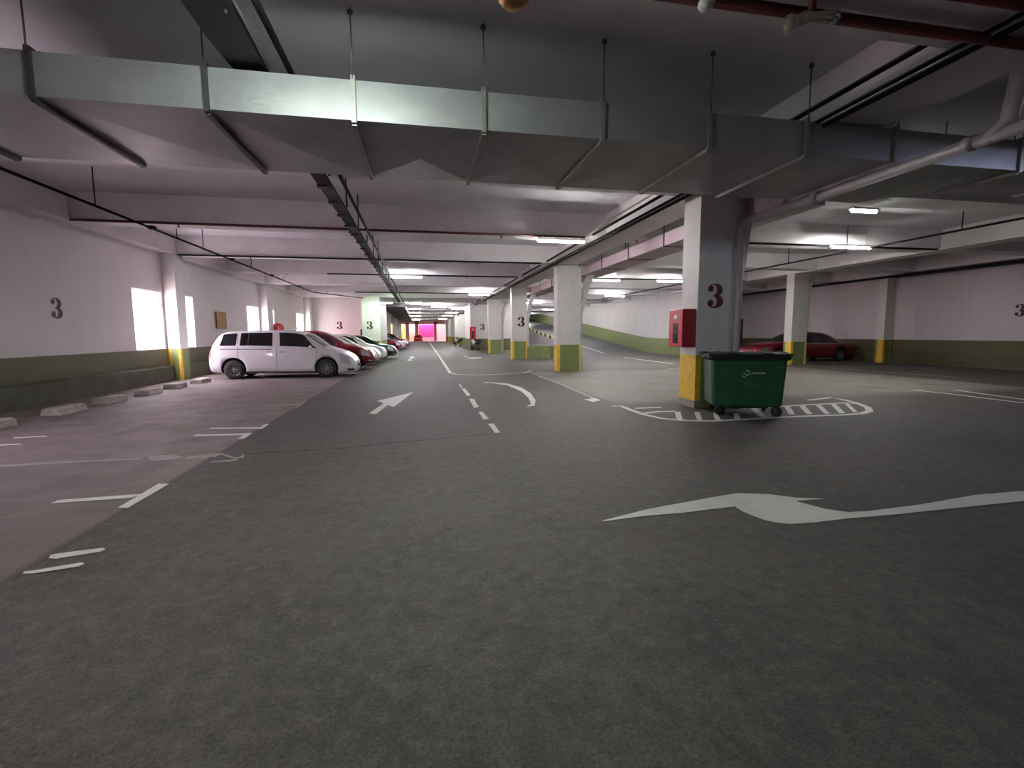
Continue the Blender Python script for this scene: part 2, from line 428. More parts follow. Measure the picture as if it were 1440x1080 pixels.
# ------------------------------------------------------------------ pillars
def pillar(x0, x1, y0, y1, zt, label, number_at=None, haunch=None, strut=False, dado=1.13, ymode='corner', numh=.5, nummat='maroon', flare_y=.3):
    root = empty('concrete_pillar', ((x0+x1)/2, (y0+y1)/2, 0))
    struct(root, label, 'pillar')
    cx, cy = (x0+x1)/2, (y0+y1)/2
    s = .13
    xs = [x0-cx, x0-cx+s, x1-cx-.07, x1-cx]; ysn = [y0-cy, y0-cy+s, y1-cy-s, y1-cy]
    ring = [(x, ysn[0]) for x in xs] + [(xs[3], yy) for yy in ysn[1:]] + [(x, ysn[3]) for x in xs[2::-1]] + [(xs[0], ysn[2]), (xs[0], ysn[1])]
    yel = {0, 2, 3, 11, 10} if ymode == 'corner' else {9, 10, 11, 0}
    n = len(ring); zs = [0, .16, dado, zt]
    mb = MB(); vs = [(x, y, z) for z in zs for x, y in ring]; mb.v = vs
    for k in range(3):
        for i in range(n):
            mb.f.append([k*n+i, k*n+(i+1) % n, (k+1)*n+(i+1) % n, (k+1)*n+i]); mb.sm.append(False)
            if k == 2: mi = 0
            elif i in yel: mi = 2 if k else (3 if ymode != 'corner' else 2)
            else: mi = 1
            mb.m.append(mi)
    mb.f.append(list(range(n))[::-1]); mb.m.append(0); mb.sm.append(False)
    mb.f.append([3*n+i for i in range(n)]); mb.m.append(0); mb.sm.append(False)
    mb.build('shaft', [M['pillar'], M['green'], M['yellow'], M['base_grey']], root)
    if haunch:
        w0, w1 = haunch   # narrow rib at the side that flares under the beam
        e = x1-cx
        if strut:
            mb = MB()
            for q in ([(e, 0), (e+w0, 0), (e+w0, 2.4), (e, 2.6)], [(e, 2.6), (e+w0, 2.4), (e+w1-.2, 3.7), (e+w1-.36, 3.82)], [(e+w1-.36, 3.82), (e+w1-.2, 3.7), (e+w1, 4.12), (e+w1-.17, 4.2)], [(e, 4.2), (e+w1-.17, 4.2), (e+w1, 4.12), (e+w1, zt), (e, zt)]):
                mb.prism(q, 'y', y0-cy+flare_y, y1-cy+flare_y-.05)
        else:
            mb = MB().prism([(e, 0), (e+w0, 0), (e+w0, 2.2), (e+w0*1.3, 2.75), (e+w1, zt-.35), (e+w1, zt), (e, zt)], 'y', y0-cy+flare_y, y1-cy+flare_y-.05)
        mb.build('haunch', M['haunch'], root)
    if number_at:
        number(root, (number_at[0]-cx, y0-cy-.002, number_at[1]), numh, 0, nummat)
    return root
pillar(5.72, 6.54, 9.15, 9.78, 4.47, 'white pillar numbered 3 with yellow foot behind the green waste bin', (6.13, 2.37), (.34, .62), ymode='side', numh=.5)
pillar(5.68, 6.72, 19.4, 19.95, 4.47, 'white pillar with green and yellow foot at the corner of the pale bay, no number', None, (.16, .72), strut=True)
pillar(5.68, 6.64, 29.4, 30.0, 4.47, 'numbered white pillar joined to the low curved green wall by the ramp', (6.28, 2.35), (.2, .7), strut=True, numh=.62)
pillar(5.58, 6.68, 39.0, 39.6, 4.47, 'white and green pillar standing just beyond the low curved wall', None, (.2, .6), strut=True)
pillar(18.12, 18.95, 20.7, 21.2, 4.47, 'white pillar with yellow and green foot in front of the maroon sedan', None, (.25, .5), strut=True, flare_y=.2)
pillar(XR-.5, XR, 20.7, 21.15, 4.5, 'shaded half pillar built against the wall behind the sedan', None, None, dado=1.2)
pillar(XL, XL+.42, 18.95, 19.6, 4.47, 'half pillar with yellow corner on the windowed wall behind the white van', None)
pillar(XL, XL+.42, 29.3, 30.2, 4.47, 'second half pillar along the windowed wall, above the van roof', None)
pillar(XL, XL+.42, 39.9, 40.9, 4.47, 'half pillar in the corner where the windowed wall meets the block wall', None)
pillar(-4.3, -2.94, 38.2, 45.6, 4.47, 'wide green-lit pillar numbered 3 at the end of the parked cars', (-3.72, 2.3), None, ymode='corner', numh=.62, nummat='stencil_dark')
for i, yy in enumerate((58, 67, 76, 85, 94, 103)):
    pillar(5.5, 6.4, yy, yy+.6, 4.47, 'slim far pillar down the lane, %s beyond the stair core' % ordn[i], None, None)
for i, yy in enumerate((62, 80, 98)):
    pillar(-4.3, -3.5, yy, yy+.6, 4.47, 'pale far pillar among the distant parked cars, %s along' % ordn[i], None, None)
# stair core block beyond the fourth pillar
core = struct(MB().box((4.95, 47.2, 0), (9.0, 53.0, ZS)).build('wall_core', M['wall']), 'stair core wall numbered 3 beside the parked motorcycles', 'wall')
number(core, (6.15, 47.198, 2.3), .62, 0, 'stencil_dark')

# ------------------------------------------------------------------ ramp
def rz(y): return 0.0 if y < 34 else (.012*(y-34)**2 if y < 38 else .192+.096*(y-38))
ys = [34+i*1.0 for i in range(0, 5)]+[40, 44, 48, 52, 56, 60, 66, 72, 78]
mb = MB(); mb.grid([[(12.1, y, rz(y)+.005), (18.2, y, rz(y)+.005)] for y in ys])
struct(mb.build('ramp_floor', M['ramp'], recalc=False), 'grey driving surface of the ramp climbing beyond the pillars', 'ramp')
ysr = [30.6, 32]+ys
m_rw = M['wall_plain']
mb = MB(); mb.grid([[(18.2, y, 0), (18.2, y, ZS)] for y in ysr]); mb.add([(18.2, 30.6, 0), (18.6, 30.6, 0), (18.6, 30.6, ZS), (18.2, 30.6, ZS)], [(0,1,2,3)])
wramp = struct(mb.build('wall_ramp', m_rw, recalc=False), 'white wall with a sloping green dado beside the ramp', 'wall')
mb = MB(); mb.grid([[(18.18, y, max(0, rz(y)-.1)), (18.18, y, rz(y)+1.2)] for y in ysr]); mb.add([(18.18, 30.58, 0), (18.6, 30.58, 0), (18.6, 30.58, 1.2), (18.18, 30.58, 1.2)], [(0,1,2,3)])
mb.build('dado_band', M['green'], wramp, recalc=False)
# left parapet of the ramp with hazard kerb
pys = [38.5]+[40+i*2 for i in range(0, 18)]
def pz(y): return rz(y)+.72
mb = MB(); mb.grid([[(12.1, y, pz(y)), (12.0, y, pz(y)), (12.0, y, 0)] for y in pys], smooth=False); mb.add([(12.0, 38.5, 0), (12.1, 38.5, 0), (12.1, 38.5, pz(38.5)), (12.0, 38.5, pz(38.5))], [(0,1,2,3)])
rp = tag(empty('ramp_parapet', (0,0,0)), 'grey ramp parapet edged with black and yellow hazard stripes, seen between the pillars', 'parapet')
mb.build('parapet_face', M['parapet'], rp, recalc=False)
mb = MB(); k = 0; y = 38.5
while y < 70:
    y2 = y+.85
    mb.add([(11.985, y, pz(y)-.28), (11.985, y2, pz(y2)-.28), (11.985, y2+.25, pz(y2+.25)+.01), (11.985, y+.25, pz(y+.25)+.01)], [(0,1,2,3)], k % 2); k += 1; y = y2
mb.build('hazard_stripe', [M['hazard_y'], M['black']], rp, recalc=False)
# upper ramp back wall seen over the parapet
mb = MB()
# low curved green kerb wall by pillar three
pth = [(6.64, 29.5), (7.6, 29.5), (8.2, 29.62), (8.55, 30.0), (8.65, 30.6), (8.65, 36)]
mb = MB(); inn = [(6.64, 29.72), (7.55, 29.72), (8.05, 29.82), (8.33, 30.1), (8.43, 30.62), (8.43, 36)]
n = len(pth)
mb.grid([[(p[0], p[1], 0), (p[0], p[1], .78), (q[0], q[1], .78), (q[0], q[1], 0)] for p, q in zip(pth, inn)], smooth=False)
tag(mb.build('kerb_wall', M['green'], recalc=False), 'low curved green wall between the numbered pillar and the ramp', 'low wall')

# ------------------------------------------------------------------ air duct
duct = tag(empty('air_duct', (0, 5.88, 4.0)), 'big rectangular grey sheet metal duct crossing overhead above the lane', 'air duct')
DF, DB, DZ0, DZ1 = 0.0, 1.95, 0.0, .43
seams = [-5.25, -3.75, -2.16, -.66, .81, 2.29, 3.75, 5.2, 6.65]
def duct_sec(xa, xb, fa=DF, ba=DB, fb=DF, bb=DB):
    mb = MB(); sag = -.035
    A = [(xa, fa, DZ0), (xa, ba, DZ0), (xa, ba, DZ1), (xa, fa, DZ1)]; B = [(xb, fb, DZ0), (xb, bb, DZ0), (xb, bb, DZ1), (xb, fb, DZ1)]
    c = Vector(((xa+xb)/2, (fa+ba+fb+bb)/4, DZ0+sag))
    mb.add([A[0], A[1], B[1], B[0], c], [(0,1,4), (1,2,4), (2,3,4), (3,0,4)])
    mb.add([A[1], A[2], B[2], B[1]], [(0,1,2,3)]); mb.add([A[2], A[3], B[3], B[2]], [(0,1,2,3)])
    cf = Vector(((xa+xb)/2, (fa+fb)/2-.008, (DZ0+DZ1)/2))
    mb.add([A[3], A[0], B[0], B[3], cf], [(0,1,4), (1,2,4), (2,3,4), (3,0,4)])
    o = mb.build('duct_section', M['duct'], duct, recalc=False)
    bm = bmesh.new(); bm.from_mesh(o.data); bmesh.ops.remove_doubles(bm, verts=bm.verts, dist=1e-4); bmesh.ops.recalc_face_normals(bm, faces=bm.faces); bm.to_mesh(o.data); bm.free()
def flange(x, f, b, w=.05, p=.035):
    mb = MB()
    mb.box((x-w/2, f-p, -p), (x+w/2, f, DZ1+p)); mb.box((x-w/2, b, -p), (x+w/2, b+p, DZ1+p)); mb.box((x-w/2, f, -p-.02), (x+w/2, b, -.005)); mb.box((x-w/2, f, DZ1), (x+w/2, b, DZ1+p))
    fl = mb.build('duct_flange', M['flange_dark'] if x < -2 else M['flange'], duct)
    return fl
for a, b in zip(seams[:-1], seams[1:]): duct_sec(a, b)
duct_sec(6.65, 8.1); duct_sec(8.1, 8.75, 0, DB, 0, 1.15); duct_sec(8.75, 10.4, 0, 1.15, 0, 1.0); duct_sec(10.4, 13.2, 0, 1.0, 0, 1.0)
for s in seams: flange(s, DF, DB)
for s, b in ((8.9, 1.14), (10.4, 1.0)): flange(s, 0, b)
for s in seams+[8.9, 10.4]:
    MB().tube([(s, -.03, DZ1), (s, -.03, 1.16)], .009, 8).lathe([(.03, 0), (.03, .03), (.012, .05)], (s, -.03, 1.1), n=10).build('hanger_rod', M['rod'], duct)
    MB().tube([(s+.02, 1.9 if s < 8 else 1.1, DZ1), (s+.02, 1.9 if s < 8 else 1.1, 1.16)], .009, 8).build('hanger_rod', M['rod'], duct)

# pale pink branch duct beyond the main pillar
d2 = tag(empty('branch_duct', (7.45, 11.0, 4.1)), 'pale pink rectangular duct hung behind the pillars along the lane', 'air duct')
MB().box((-.45, -2.6, 0), (.5, 22, .36)).build('duct_body', M['pinkduct'], d2)
for k in range(9):
    yy = -.4+k*2.4
    MB().box((-.47, yy, -.02), (-.45, yy+.05, 1.0)).box((-.47, yy, -.02), (.52, yy+.05, 0)).box((.5, yy, -.02), (.52, yy+.05, 1.0)).build('hanger_strap', M['rod'], d2)
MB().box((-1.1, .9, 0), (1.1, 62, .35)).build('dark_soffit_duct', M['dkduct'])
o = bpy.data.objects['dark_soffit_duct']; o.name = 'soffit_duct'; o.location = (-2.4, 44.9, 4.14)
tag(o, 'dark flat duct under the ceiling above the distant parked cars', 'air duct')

# ------------------------------------------------------------------ cable tray and pipes
tr = tag(empty('cable_tray', (0, 0, 4.5)), 'black perforated cable tray hung below the beams along the lane', 'cable tray')
pts = [(-1.92, 3.0, -.04), (-1.74, 4.6, -.04), (-1.76, 5.4, -.02), (-1.76, 6.0, 0), (-1.76, 7.8, 0), (-1.66, 9.0, -.15), (-1.64, 12, -.15), (-1.64, 43, -.15)]
mb = MB(); hw = .13
def hwid(y): return .2 if y < 5.6 else (.17 if y < 7 else .115)
mb.grid([[(x-hwid(y), y, z+.07), (x-hwid(y), y, z), (x+hwid(y), y, z), (x+hwid(y), y, z+.07)] for x, y, z in pts], smooth=False)
mb.build('tray_channel', M['tray'], tr, recalc=False)
MB().tube([(x+hwid(y)+.03, y, z+.03) for x, y, z in pts[:4]], .018, 8).build('tray_lip', M['traylip'], tr)
for k in range(26):
    yy = 9.6+k*1.1
    MB().box((-1.79, yy, -.18), (-1.60, yy+.16, -.155)).build('tray_bracket', M['tray'], tr)
for k in range(16):
    yy = 2.9+k*2.05
    if 5.7 < yy < 8.2: continue
    x = -1.47 if yy > 8 else -1.62
    MB().tube([(x, yy, -.16 if yy > 8 else -.06), (x, yy, .66)], .018, 6).build('tray_hanger', M['tray'], tr)
MB().box((-1.72, 4.45, .36), (-1.36, 4.6, .46)).box((-1.56, 4.48, .05), (-1.48, 4.56, .36)).build('junction_box', M['palepipe'], tr)
def pipe(name, pts, r, mat, label, cat='pipe', n=10, group=None):
    return tag(MB().tube(pts, r, n).build(name, M[mat]), label, cat, group)
pipe('conduit_pipe', [(-1.33, 2.5, 4.47), (-1.33, 5.2, 4.5), (-1.33, 8.0, 4.5), (-1.30, 9.2, 4.37), (-1.30, 44, 4.37)], .035, 'blackpipe', 'single dark conduit running beside the black cable tray')
wp = tag(empty('wall_conduit', (-6.72, 0, 4.36)), 'thin black pipe hung near the windowed wall with short hangers', 'pipe')
MB().tube([(0, 6, 0), (0, 33.5, 0), (3.6, 40, 0)], .03, 8).build('pipe_run', M['blackpipe'], wp)
for yy in (8.2, 12.0, 15.5, 17.2, 21.7, 26.5):
    MB().tube([(0, yy, 0), (0, yy, .8)], .012, 6).build('hanger', M['blackpipe'], wp)
for yy in (14.2, 19.6, 24.4, 29.6): MB().cbox((0, yy, .02), (.14, .16, .08)).build('clamp', M['blackpipe'], wp)
# sprinkler pipes: one before each cross beam
spr = [(3.97, 4.41, .05, 'maroon sprinkler pipe overhead in front of the big duct'), (13.97, 4.46, .034, 'maroon sprinkler pipe crossing just beyond the big duct'), (19.3, 4.46, .032, 'dark sprinkler pipe crossing at the first half pillar'), (24.1, 4.46, .032, 'dark sprinkler pipe crossing at the lit tube above the lane'), (34.2, 4.46, .032, 'far sprinkler pipe crossing above the pale pillar row')]
for i, (yy, z, r, lab) in enumerate(spr):
    root = tag(empty('sprinkler_pipe', (0, yy, z)), lab, 'pipe')
    if i == 0: FIRST_SPR = root
    x0, x1 = (2.0, 22) if i == 0 else (XL+.4 if i < 3 else -4.2, 4.95)
    MB().tube([(x0, 0, 0), (x1, 0, 0)], r, 10).build('pipe_run', M['redpipe'] if i < 2 else M['blackpipe'], root)
    for k in range(4 if i else 0):
        xx = -6+k*4.2
        MB().lathe([(.012, -.02), (.03, -.05), (.012, -.07), (.035, -.1)], (xx, 0, 0), n=8).build('sprinkler_head', M['redpipe'], root)
for yy in (13.97, 24.1):
    pipe('sprinkler_pipe', [(8.2, yy, 4.46), (17.9, yy, 4.46)], .035, 'blackpipe', 'dark sprinkler pipe under the %s cross beam of the aisle beyond the pillars' % ('nearer' if yy < 20 else 'farther'))
# upper right corner pipework
pipe('red_main_pipe', [(1.9, 3.55, 4.44), (20, 3.55, 4.44)], .055, 'redpipe', 'thick maroon fire main next to the brass bell overhead')
pipe('beam_conduit', [(5.22, YB+4, 4.56), (5.22, 70, 4.56)], .034, 'blackpipe', 'upper black conduit fixed along the lengthwise beam, farthest from the pillars')
pipe('beam_conduit', [(5.36, YB+4, 4.43), (5.36, 70, 4.43)], .028, 'blackpipe', 'slim black conduit along the lengthwise beam, second out from the pillars')
pipe('beam_conduit', [(5.47, YB+4, 4.40), (5.47, 70, 4.40)], .038, 'blackpipe', 'lower black conduit pressed against the lengthwise beam edge')
pipe('beam_conduit', [(5.08, 9.8, 4.62), (5.08, 70, 4.62)], .02, 'palepipe', 'thin pale conduit high beside the lengthwise beam')
pipe('beam_conduit', [(5.56, 9.0, 4.52), (5.56, 70, 4.52)], .05, 'palepipe', 'thick pale conduit tight against the lengthwise beam')
dp = tag(empty('drain_pipe', (6.64, 0, 3.85)), 'thick grey plastic drain pipe sloping overhead toward the numbered pillar', 'pipe')
MB().tube([(0, 9.1, 0), (0, -2, .03)], .075, 14).build('pipe_run', M['greypipe'], dp)
MB().tube([(0, 4.7, 0), (0, 4.52, .14), (0, 4.46, .6), (.03, 4.46, 1.2)], .085, 14).build('riser', M['greypipe'], dp)
for yy in (4.9, 7.2): MB().lathe([(.075, -.06), (.09, -.06), (.09, .06), (.075, .06)], (0, yy, .02), axis='y', n=16).build('coupling', M['greypipe'], dp)
pipe('down_pipe', [(6.61, 9.07, .02), (6.61, 9.07, 3.76)], .065, 'greypipe', 'grey downpipe on the corner of the numbered pillar behind the bin', n=14)
pipe('service_pipe', [(23.35, YB+4, 4.36), (23.35, 42, 4.36)], .06, 'blackpipe', 'dark pipe along the top of the shaded wall')
pipe('service_pipe', [(23.78, YB+4, 4.38), (23.78, 20.4, 4.38)], .09, 'dkduct', 'thicker dark pipe tight in the corner above the shaded wall')
rc = tag(empty('hung_conduit', (14.2, 0, 4.28)), 'thin black conduit hung on rods over the aisle beside the shaded wall', 'pipe')
MB().tube([(0, 2, 0), (0, 36, 0)], .03, 8).build('pipe_run', M['blackpipe'], rc)
for yy in (6.5, 8.3, 10.5, 14.0, 16.6, 22): MB().tube([(0, yy, 0), (0, yy, .86)], .015, 6).build('hanger', M['blackpipe'], rc)
pipe('black_post', [(-4.42, 38.7, .6), (-4.42, 38.7, 2.0)], .06, 'black', 'short black pipe beside the green-lit pillar')
# bell, valve, clamp
bl = tag(empty('alarm_bell', (.75, 3.75, 4.5)), 'brass dome hanging from the ceiling above the lane', 'bell')
MB().lathe([(.0, -.49), (.07, -.475), (.115, -.43), (.135, -.37), (.135, -.33), (.12, -.31), (.0, -.31)], n=28).build('dome', M['brass'], bl)
MB().tube([(0, 0, -.32), (0, 0, 0)], .03, 10).build('stem', M['redpipe'], bl)
vv = tag(empty('pipe_valve', (3.3, 3.8, 4.3)), 'cast valve with a dangling tag end on the maroon pipes overhead', 'valve')
MB().tube([(-.14, 0, -.1), (-.02, 0, -.04), (.1, 0, -.02), (.24, 0, .0)], [.045, .05, .035, .05], 10).build('valve_body', M['valve'], vv)
MB().lathe([(.02, 0), (.055, .02), (.055, .05), (.02, .07)], (.24, 0, -.0), axis='x', n=12).build('valve_cap', M['chrome'], vv)
MB().tube([(-.15, 0, -.06), (-.2, -.02, -.19)], [.05, .03], 6).build('end_piece', M['valve'], vv)
MB().tube([(.05, 0, .02), (.05, 0, .22)], .03, 8).build('stem', M['redpipe'], vv)
MB().lathe([(.0, -.06), (.05, -.05), (.06, 0), (.05, .05), (0, .06)], (2.36, -.17, -.14), axis='y', n=14).build('end_cap', M['white'], FIRST_SPR)

# ------------------------------------------------------------------ fluorescent lights
def fixture(tube):
    root = empty('ceiling_light', (0, 0, 0))
    MB().prism([(-.05, .0), (.05, 0), (.08, -.06), (.075, -.068), (.04, -.045), (-.04, -.045), (-.075, -.068), (-.08, -.06)], 'x', -.74, .74).build('housing', M['housing'], root)
    MB().tube([(-.7, 0, -.085), (.7, 0, -.085)], .04, 10).build('light_tube', M[tube], root)
    for sx in (-.55, .55): MB().tube([(sx, 0, 0), (sx, 0, .8)], .004, 6).build('hanger_rod', M['palepipe'], root)
    return root
FIX = {}
LIGHTS = [  # x, y, z, tube, label
 (4.35, 14.45, 4.5, 'tube', 'lit fluorescent fitting just beyond the big duct, longest in the photo'),
 (-.55, 24.5, 4.5, 'tube_cool', 'lit fluorescent fitting beside the cable tray, first past the maroon pipe'),
 (4.3, 34.65, 4.5, 'tube', 'lit fluorescent fitting above the fork before the ramp pillars'),
 (-2.62, 36.6, 3.97, 'tube_green', 'lit fluorescent fitting in front of the green-lit pillar'),
 (9.9, 24.5, 4.5, 'tube', 'lit fluorescent fitting between the second pillar and the ramp'),
 (14.7, 34.65, 4.5, 'tube_cool', 'lit fluorescent fitting over the foot of the ramp'),
 (14.1, 13.72, 4.47, 'tube', 'lit fluorescent fitting over the aisle in front of the maroon sedan'),
 (13.6, 24.5, 4.5, 'tube', 'lit fluorescent fitting half hidden by the numbered pillar'),
 (10.45, 43.5, 4.5, 'tube', 'small lit fitting glimpsed beyond the haunch of the numbered ramp pillar'),
 (10.3, 9.75, 4.5, 'tube_dim', 'dim fitting above the duct end over the aisle'),
 (15.0, 44.8, 4.5, 'tube', 'lit fitting added to brighten the climbing part of the ramp'), (15.0, 54.6, 4.5, 'tube', 'lit fitting added to brighten the upper part of the ramp'), (15.0, 68, 4.6, 'tube', 'lit fitting added to brighten the top of the ramp, hardly seen'),  # three fittings added to brighten the otherwise dark ramp space
 (-.4, 44.8, 4.5, 'tube_cool', None), (2.0, 48.5, 4.4, 'tube', None), (4.3, 53.9, 4.5, 'tube', None), (-.5, 54.5, 4.5, 'tube_cool', None),
 (-.5, 64.5, 4.5, 'tube', None), (4.3, 64.5, 4.5, 'tube', None), (4.3, 74.5, 4.5, 'tube', None), (-.5, 76, 4.5, 'tube', None),
 (4.3, 90, 4.5, 'tube', None), (-.5, 94, 4.5, 'tube', None),
 (-.9, 4.0, 4.5, 'tube_near', 'lit fitting overhead behind the viewer side of the big duct'),
 (11.2, 3.2, 4.5, 'tube_blue_fill', 'cool fitting added out of view to cast blue light on the far end of the big duct'),  # added out-of-view tube, gives the duct end its blue light
]
far_n = 0
for x, y, z, t, lab in LIGHTS:
    if t not in FIX: FIX[t] = o = fixture(t)
    else: o = copy_tree(FIX[t])
    kf = (4.30-CAMH)/(z-.085-CAMH) if z > 4.2 and 5 < y < 40 else 1
    o.location = (x*kf, y*kf, CAMH+(z-.085-CAMH)*kf+.085)
    if t == 'tube_dim': o.scale = (.45, 1, 1)
    if lab is None:
        lab = 'distant lit fitting over the lane, %s of the line beyond the green-lit pillar' % ordn[far_n]; far_n += 1
    tag(o, lab, 'ceiling light', 'fluorescent fittings under the beams')

# ------------------------------------------------------------------ cars
def interp(ctrl, x):
    """smooth piecewise interpolation with monotone tangents"""
    if x <= ctrl[0][0]: return ctrl[0][1]
    if x >= ctrl[-1][0]: return ctrl[-1][1]
    for i in range(len(ctrl)-1):
        x0, y0 = ctrl[i]; x1, y1 = ctrl[i+1]
        if x0 <= x <= x1:
            d = (y1-y0)/(x1-x0)
            def tan(k):
                if k == 0 or k == len(ctrl)-1: return d
                a = (ctrl[k][1]-ctrl[k-1][1])/(ctrl[k][0]-ctrl[k-1][0]); b = (ctrl[k+1][1]-ctrl[k][1])/(ctrl[k+1][0]-ctrl[k][0])
                return 0 if a*b <= 0 else 2*a*b/(a+b)
            t = (x-x0)/(x1-x0); h = x1-x0
            return (2*t**3-3*t*t+1)*y0+(t**3-2*t*t+t)*h*tan(i)+(-2*t**3+3*t*t)*y1+(t**3-t*t)*h*tan(i+1)
    return ctrl[-1][1]

class Car:
    def __init__(s, L, W, top, belt, bottom, wid, roofw):
        s.L, s.W, s.top, s.belt, s.bottom, s.wid, s.roofw = L, W, top, belt, bottom, wid, roofw
    def sec(s, x):
        zt = interp(s.top, x); zb = interp(s.bottom, x); ze = min(interp(s.belt, x), zt-.012)
        hw = s.W/2*interp(s.wid, x); hr = hw*interp(s.roofw, x)
        e = min(.07, (zt-ze)*.35)
        return [(0, zb), (hw*.84, zb), (hw*.965, zb+.05), (hw*.992, zb+.25*(ze-zb)), (hw, zb+.6*(ze-zb)), (hw*.982, ze),
                (hw*.982+(hr-hw*.982)*.55, ze+(zt-e-ze)*.52), (hr, zt-e), (hr*.86, zt-e*.2), (hr*.5, zt), (0, zt+.008)]
    def P(s, x, t, side=1):
        q = s.sec(x); i = min(int(t), 9); f = t-i
        return Vector((x, side*(q[i][0]+(q[i+1][0]-q[i][0])*f), q[i][1]+(q[i+1][1]-q[i][1])*f))
    def body(s, mats, root, arches, nst=56):
        mb = MB(); xs = [s.L*.5*(1-math.cos(PI*i/nst)) for i in range(nst+1)]
        rows = []
        for x in xs:
            q = s.sec(x); ring = [(x, y, z) for y, z in q]+[(x, -y, z) for y, z in q[-2:0:-1]]
            rows.append(ring+[ring[0]])
        mb.grid(rows); o = mb.build('body', mats, root, recalc=False)
        bm = bmesh.new(); bm.from_mesh(o.data); bmesh.ops.remove_doubles(bm, verts=bm.verts, dist=1e-4)
        bmesh.ops.holes_fill(bm, edges=[e for e in bm.edges if e.is_boundary], sides=0); bmesh.ops.recalc_face_normals(bm, faces=bm.faces); bm.to_mesh(o.data); bm.free()
        for (ax, r) in arches:
            for side in (1, -1):
                c = MB()
                y0, y1 = side*(s.W/2-.26), side*(s.W/2+.2)
                c.prism([(ax+r*math.cos(2*PI*k/36), r*.93+r*math.sin(2*PI*k/36)-.02) for k in range(36)], 'y', min(y0, y1), max(y0, y1))
                co = c.build('cutter', M['black'], root); bpy.context.view_layer.update()
                md = o.modifiers.new('arch', 'BOOLEAN'); md.object = co; md.operation = 'DIFFERENCE'; md.solver = 'EXACT'
                try: md.material_mode = 'TRANSFER'
                except Exception: pass
                dg = bpy.context.evaluated_depsgraph_get(); dg.update()
                me = bpy.data.meshes.new_from_object(o.evaluated_get(dg)); o.modifiers.clear(); o.data = me
                bpy.data.objects.remove(co)
        me.name = 'body'
        return o
    def patch(s, name, mat, root, xb0, xb1, xt0, xt1, t0, t1, side, n=8, off=.006, m=5):
        rows = []
        for j in range(m+1):
            f = j/m; t = t0+(t1-t0)*f; a = xb0+(xt0-xb0)*f; b = xb1+(xt1-xb1)*f
            row = []
            for i in range(n+1):
                x = a+(b-a)*i/n; p = s.P(x, t, side)
                p2 = s.P(x, min(10, t+.05), side); p1 = s.P(min(x+.02, s.L), t, side)
                nn = (p1-p).cross(p2-p)
                if nn.length > 1e-9:
                    nn.normalize()
                    if nn.y*side < 0 or (t > 7.5 and nn.z < 0): nn = -nn
                else: nn = Vector((0, side, 0))
                row.append(p+nn*off)
            rows.append(row)
        return MB().grid(rows).build(name, mat, root, recalc=False)
    def screen(s, name, mat, root, x0, x1, off=.007, wide=.97, n=10, m=8):
        """glass lying on the top surface between stations x0 and x1, both sides of the centre line"""
        rows = []
        for j in range(m+1):
            x = x0+(x1-x0)*j/m; row = []
            for i in range(-n, n+1):
                t = 10-abs(i)/n*(10-7.1)*wide; p = s.P(x, t, 1 if i >= 0 else -1)
                row.append(p+Vector((off*(1 if x > s.L/2 else -1)*.6, 0, off)))
            rows.append(row)
        return MB().grid(rows).build(name, mat, root, recalc=False)

def wheel(root, x, y, r, side, w=.2, spokes=10, parts=True):
    """wheel standing at local (x, y), outer face toward side*y"""
    t = MB(); o = side
    prof = [(r*.62, 0), (r*.66, w*.02), (r*.93, 0), (r, w*.16), (r, w*.84), (r*.93, w), (r*.62, w), (r*.62, 0)]
    t.lathe([(a, y-o*h) for a, h in prof], (x, 0, r), axis='y', n=32)
    tyre = t.build('wheel', M['rubber'], root)
    m = MB(); yr = y-o*.02
    m.lathe([(r*.63, yr), (r*.60, yr+o*.0), (r*.56, yr-o*.03), (r*.56, yr-o*.08)], (x, 0, r), axis='y', n=32)
    m.lathe([(0, yr+o*.005), (r*.1, yr+o*.004), (r*.14, yr-o*.02)], (x, 0, r), axis='y', n=16)
    for k in range(spokes):
        a = 2*PI*k/spokes+.1
        d = Vector((math.cos(a), 0, math.sin(a))); q = Vector((-math.sin(a), 0, math.cos(a))); c = Vector((x, 0, r))
        p = [c+d*r*.1+q*r*.045, c+d*r*.58+q*r*.045, c+d*r*.58-q*r*.045, c+d*r*.1-q*r*.045]
        f = [v+Vector((0, yr-o*.012, 0)) for v in p]; bk = [v+Vector((0, yr-o*.05, 0)) for v in p]
        m.add(f+bk, [(0,1,2,3), (0,1,5,4), (2,3,7,6), (1,2,6,5)])
    m.build('rim', M['alloy'], tyre)
    d = MB(); d.lathe([(0, y-o*.085), (r*.6, y-o*.085)], (x, 0, r), axis='y', n=24); d.build('brake_disc', M['black'], tyre)
    return tyre

def mirror(car, root, x, z, mat, side):
    q = interp(car.wid, x)*car.W/2
    MB().lathe([(0, -.1), (.06, -.085), (.085, 0), (.06, .085), (0, .1)], (0, 0, 0), axis='y', n=14).build('wing_mirror', mat, root)
    o = root.children[-1]; o.location = (x, side*(q+.08), z); o.scale = (.75, 1.1, .85)

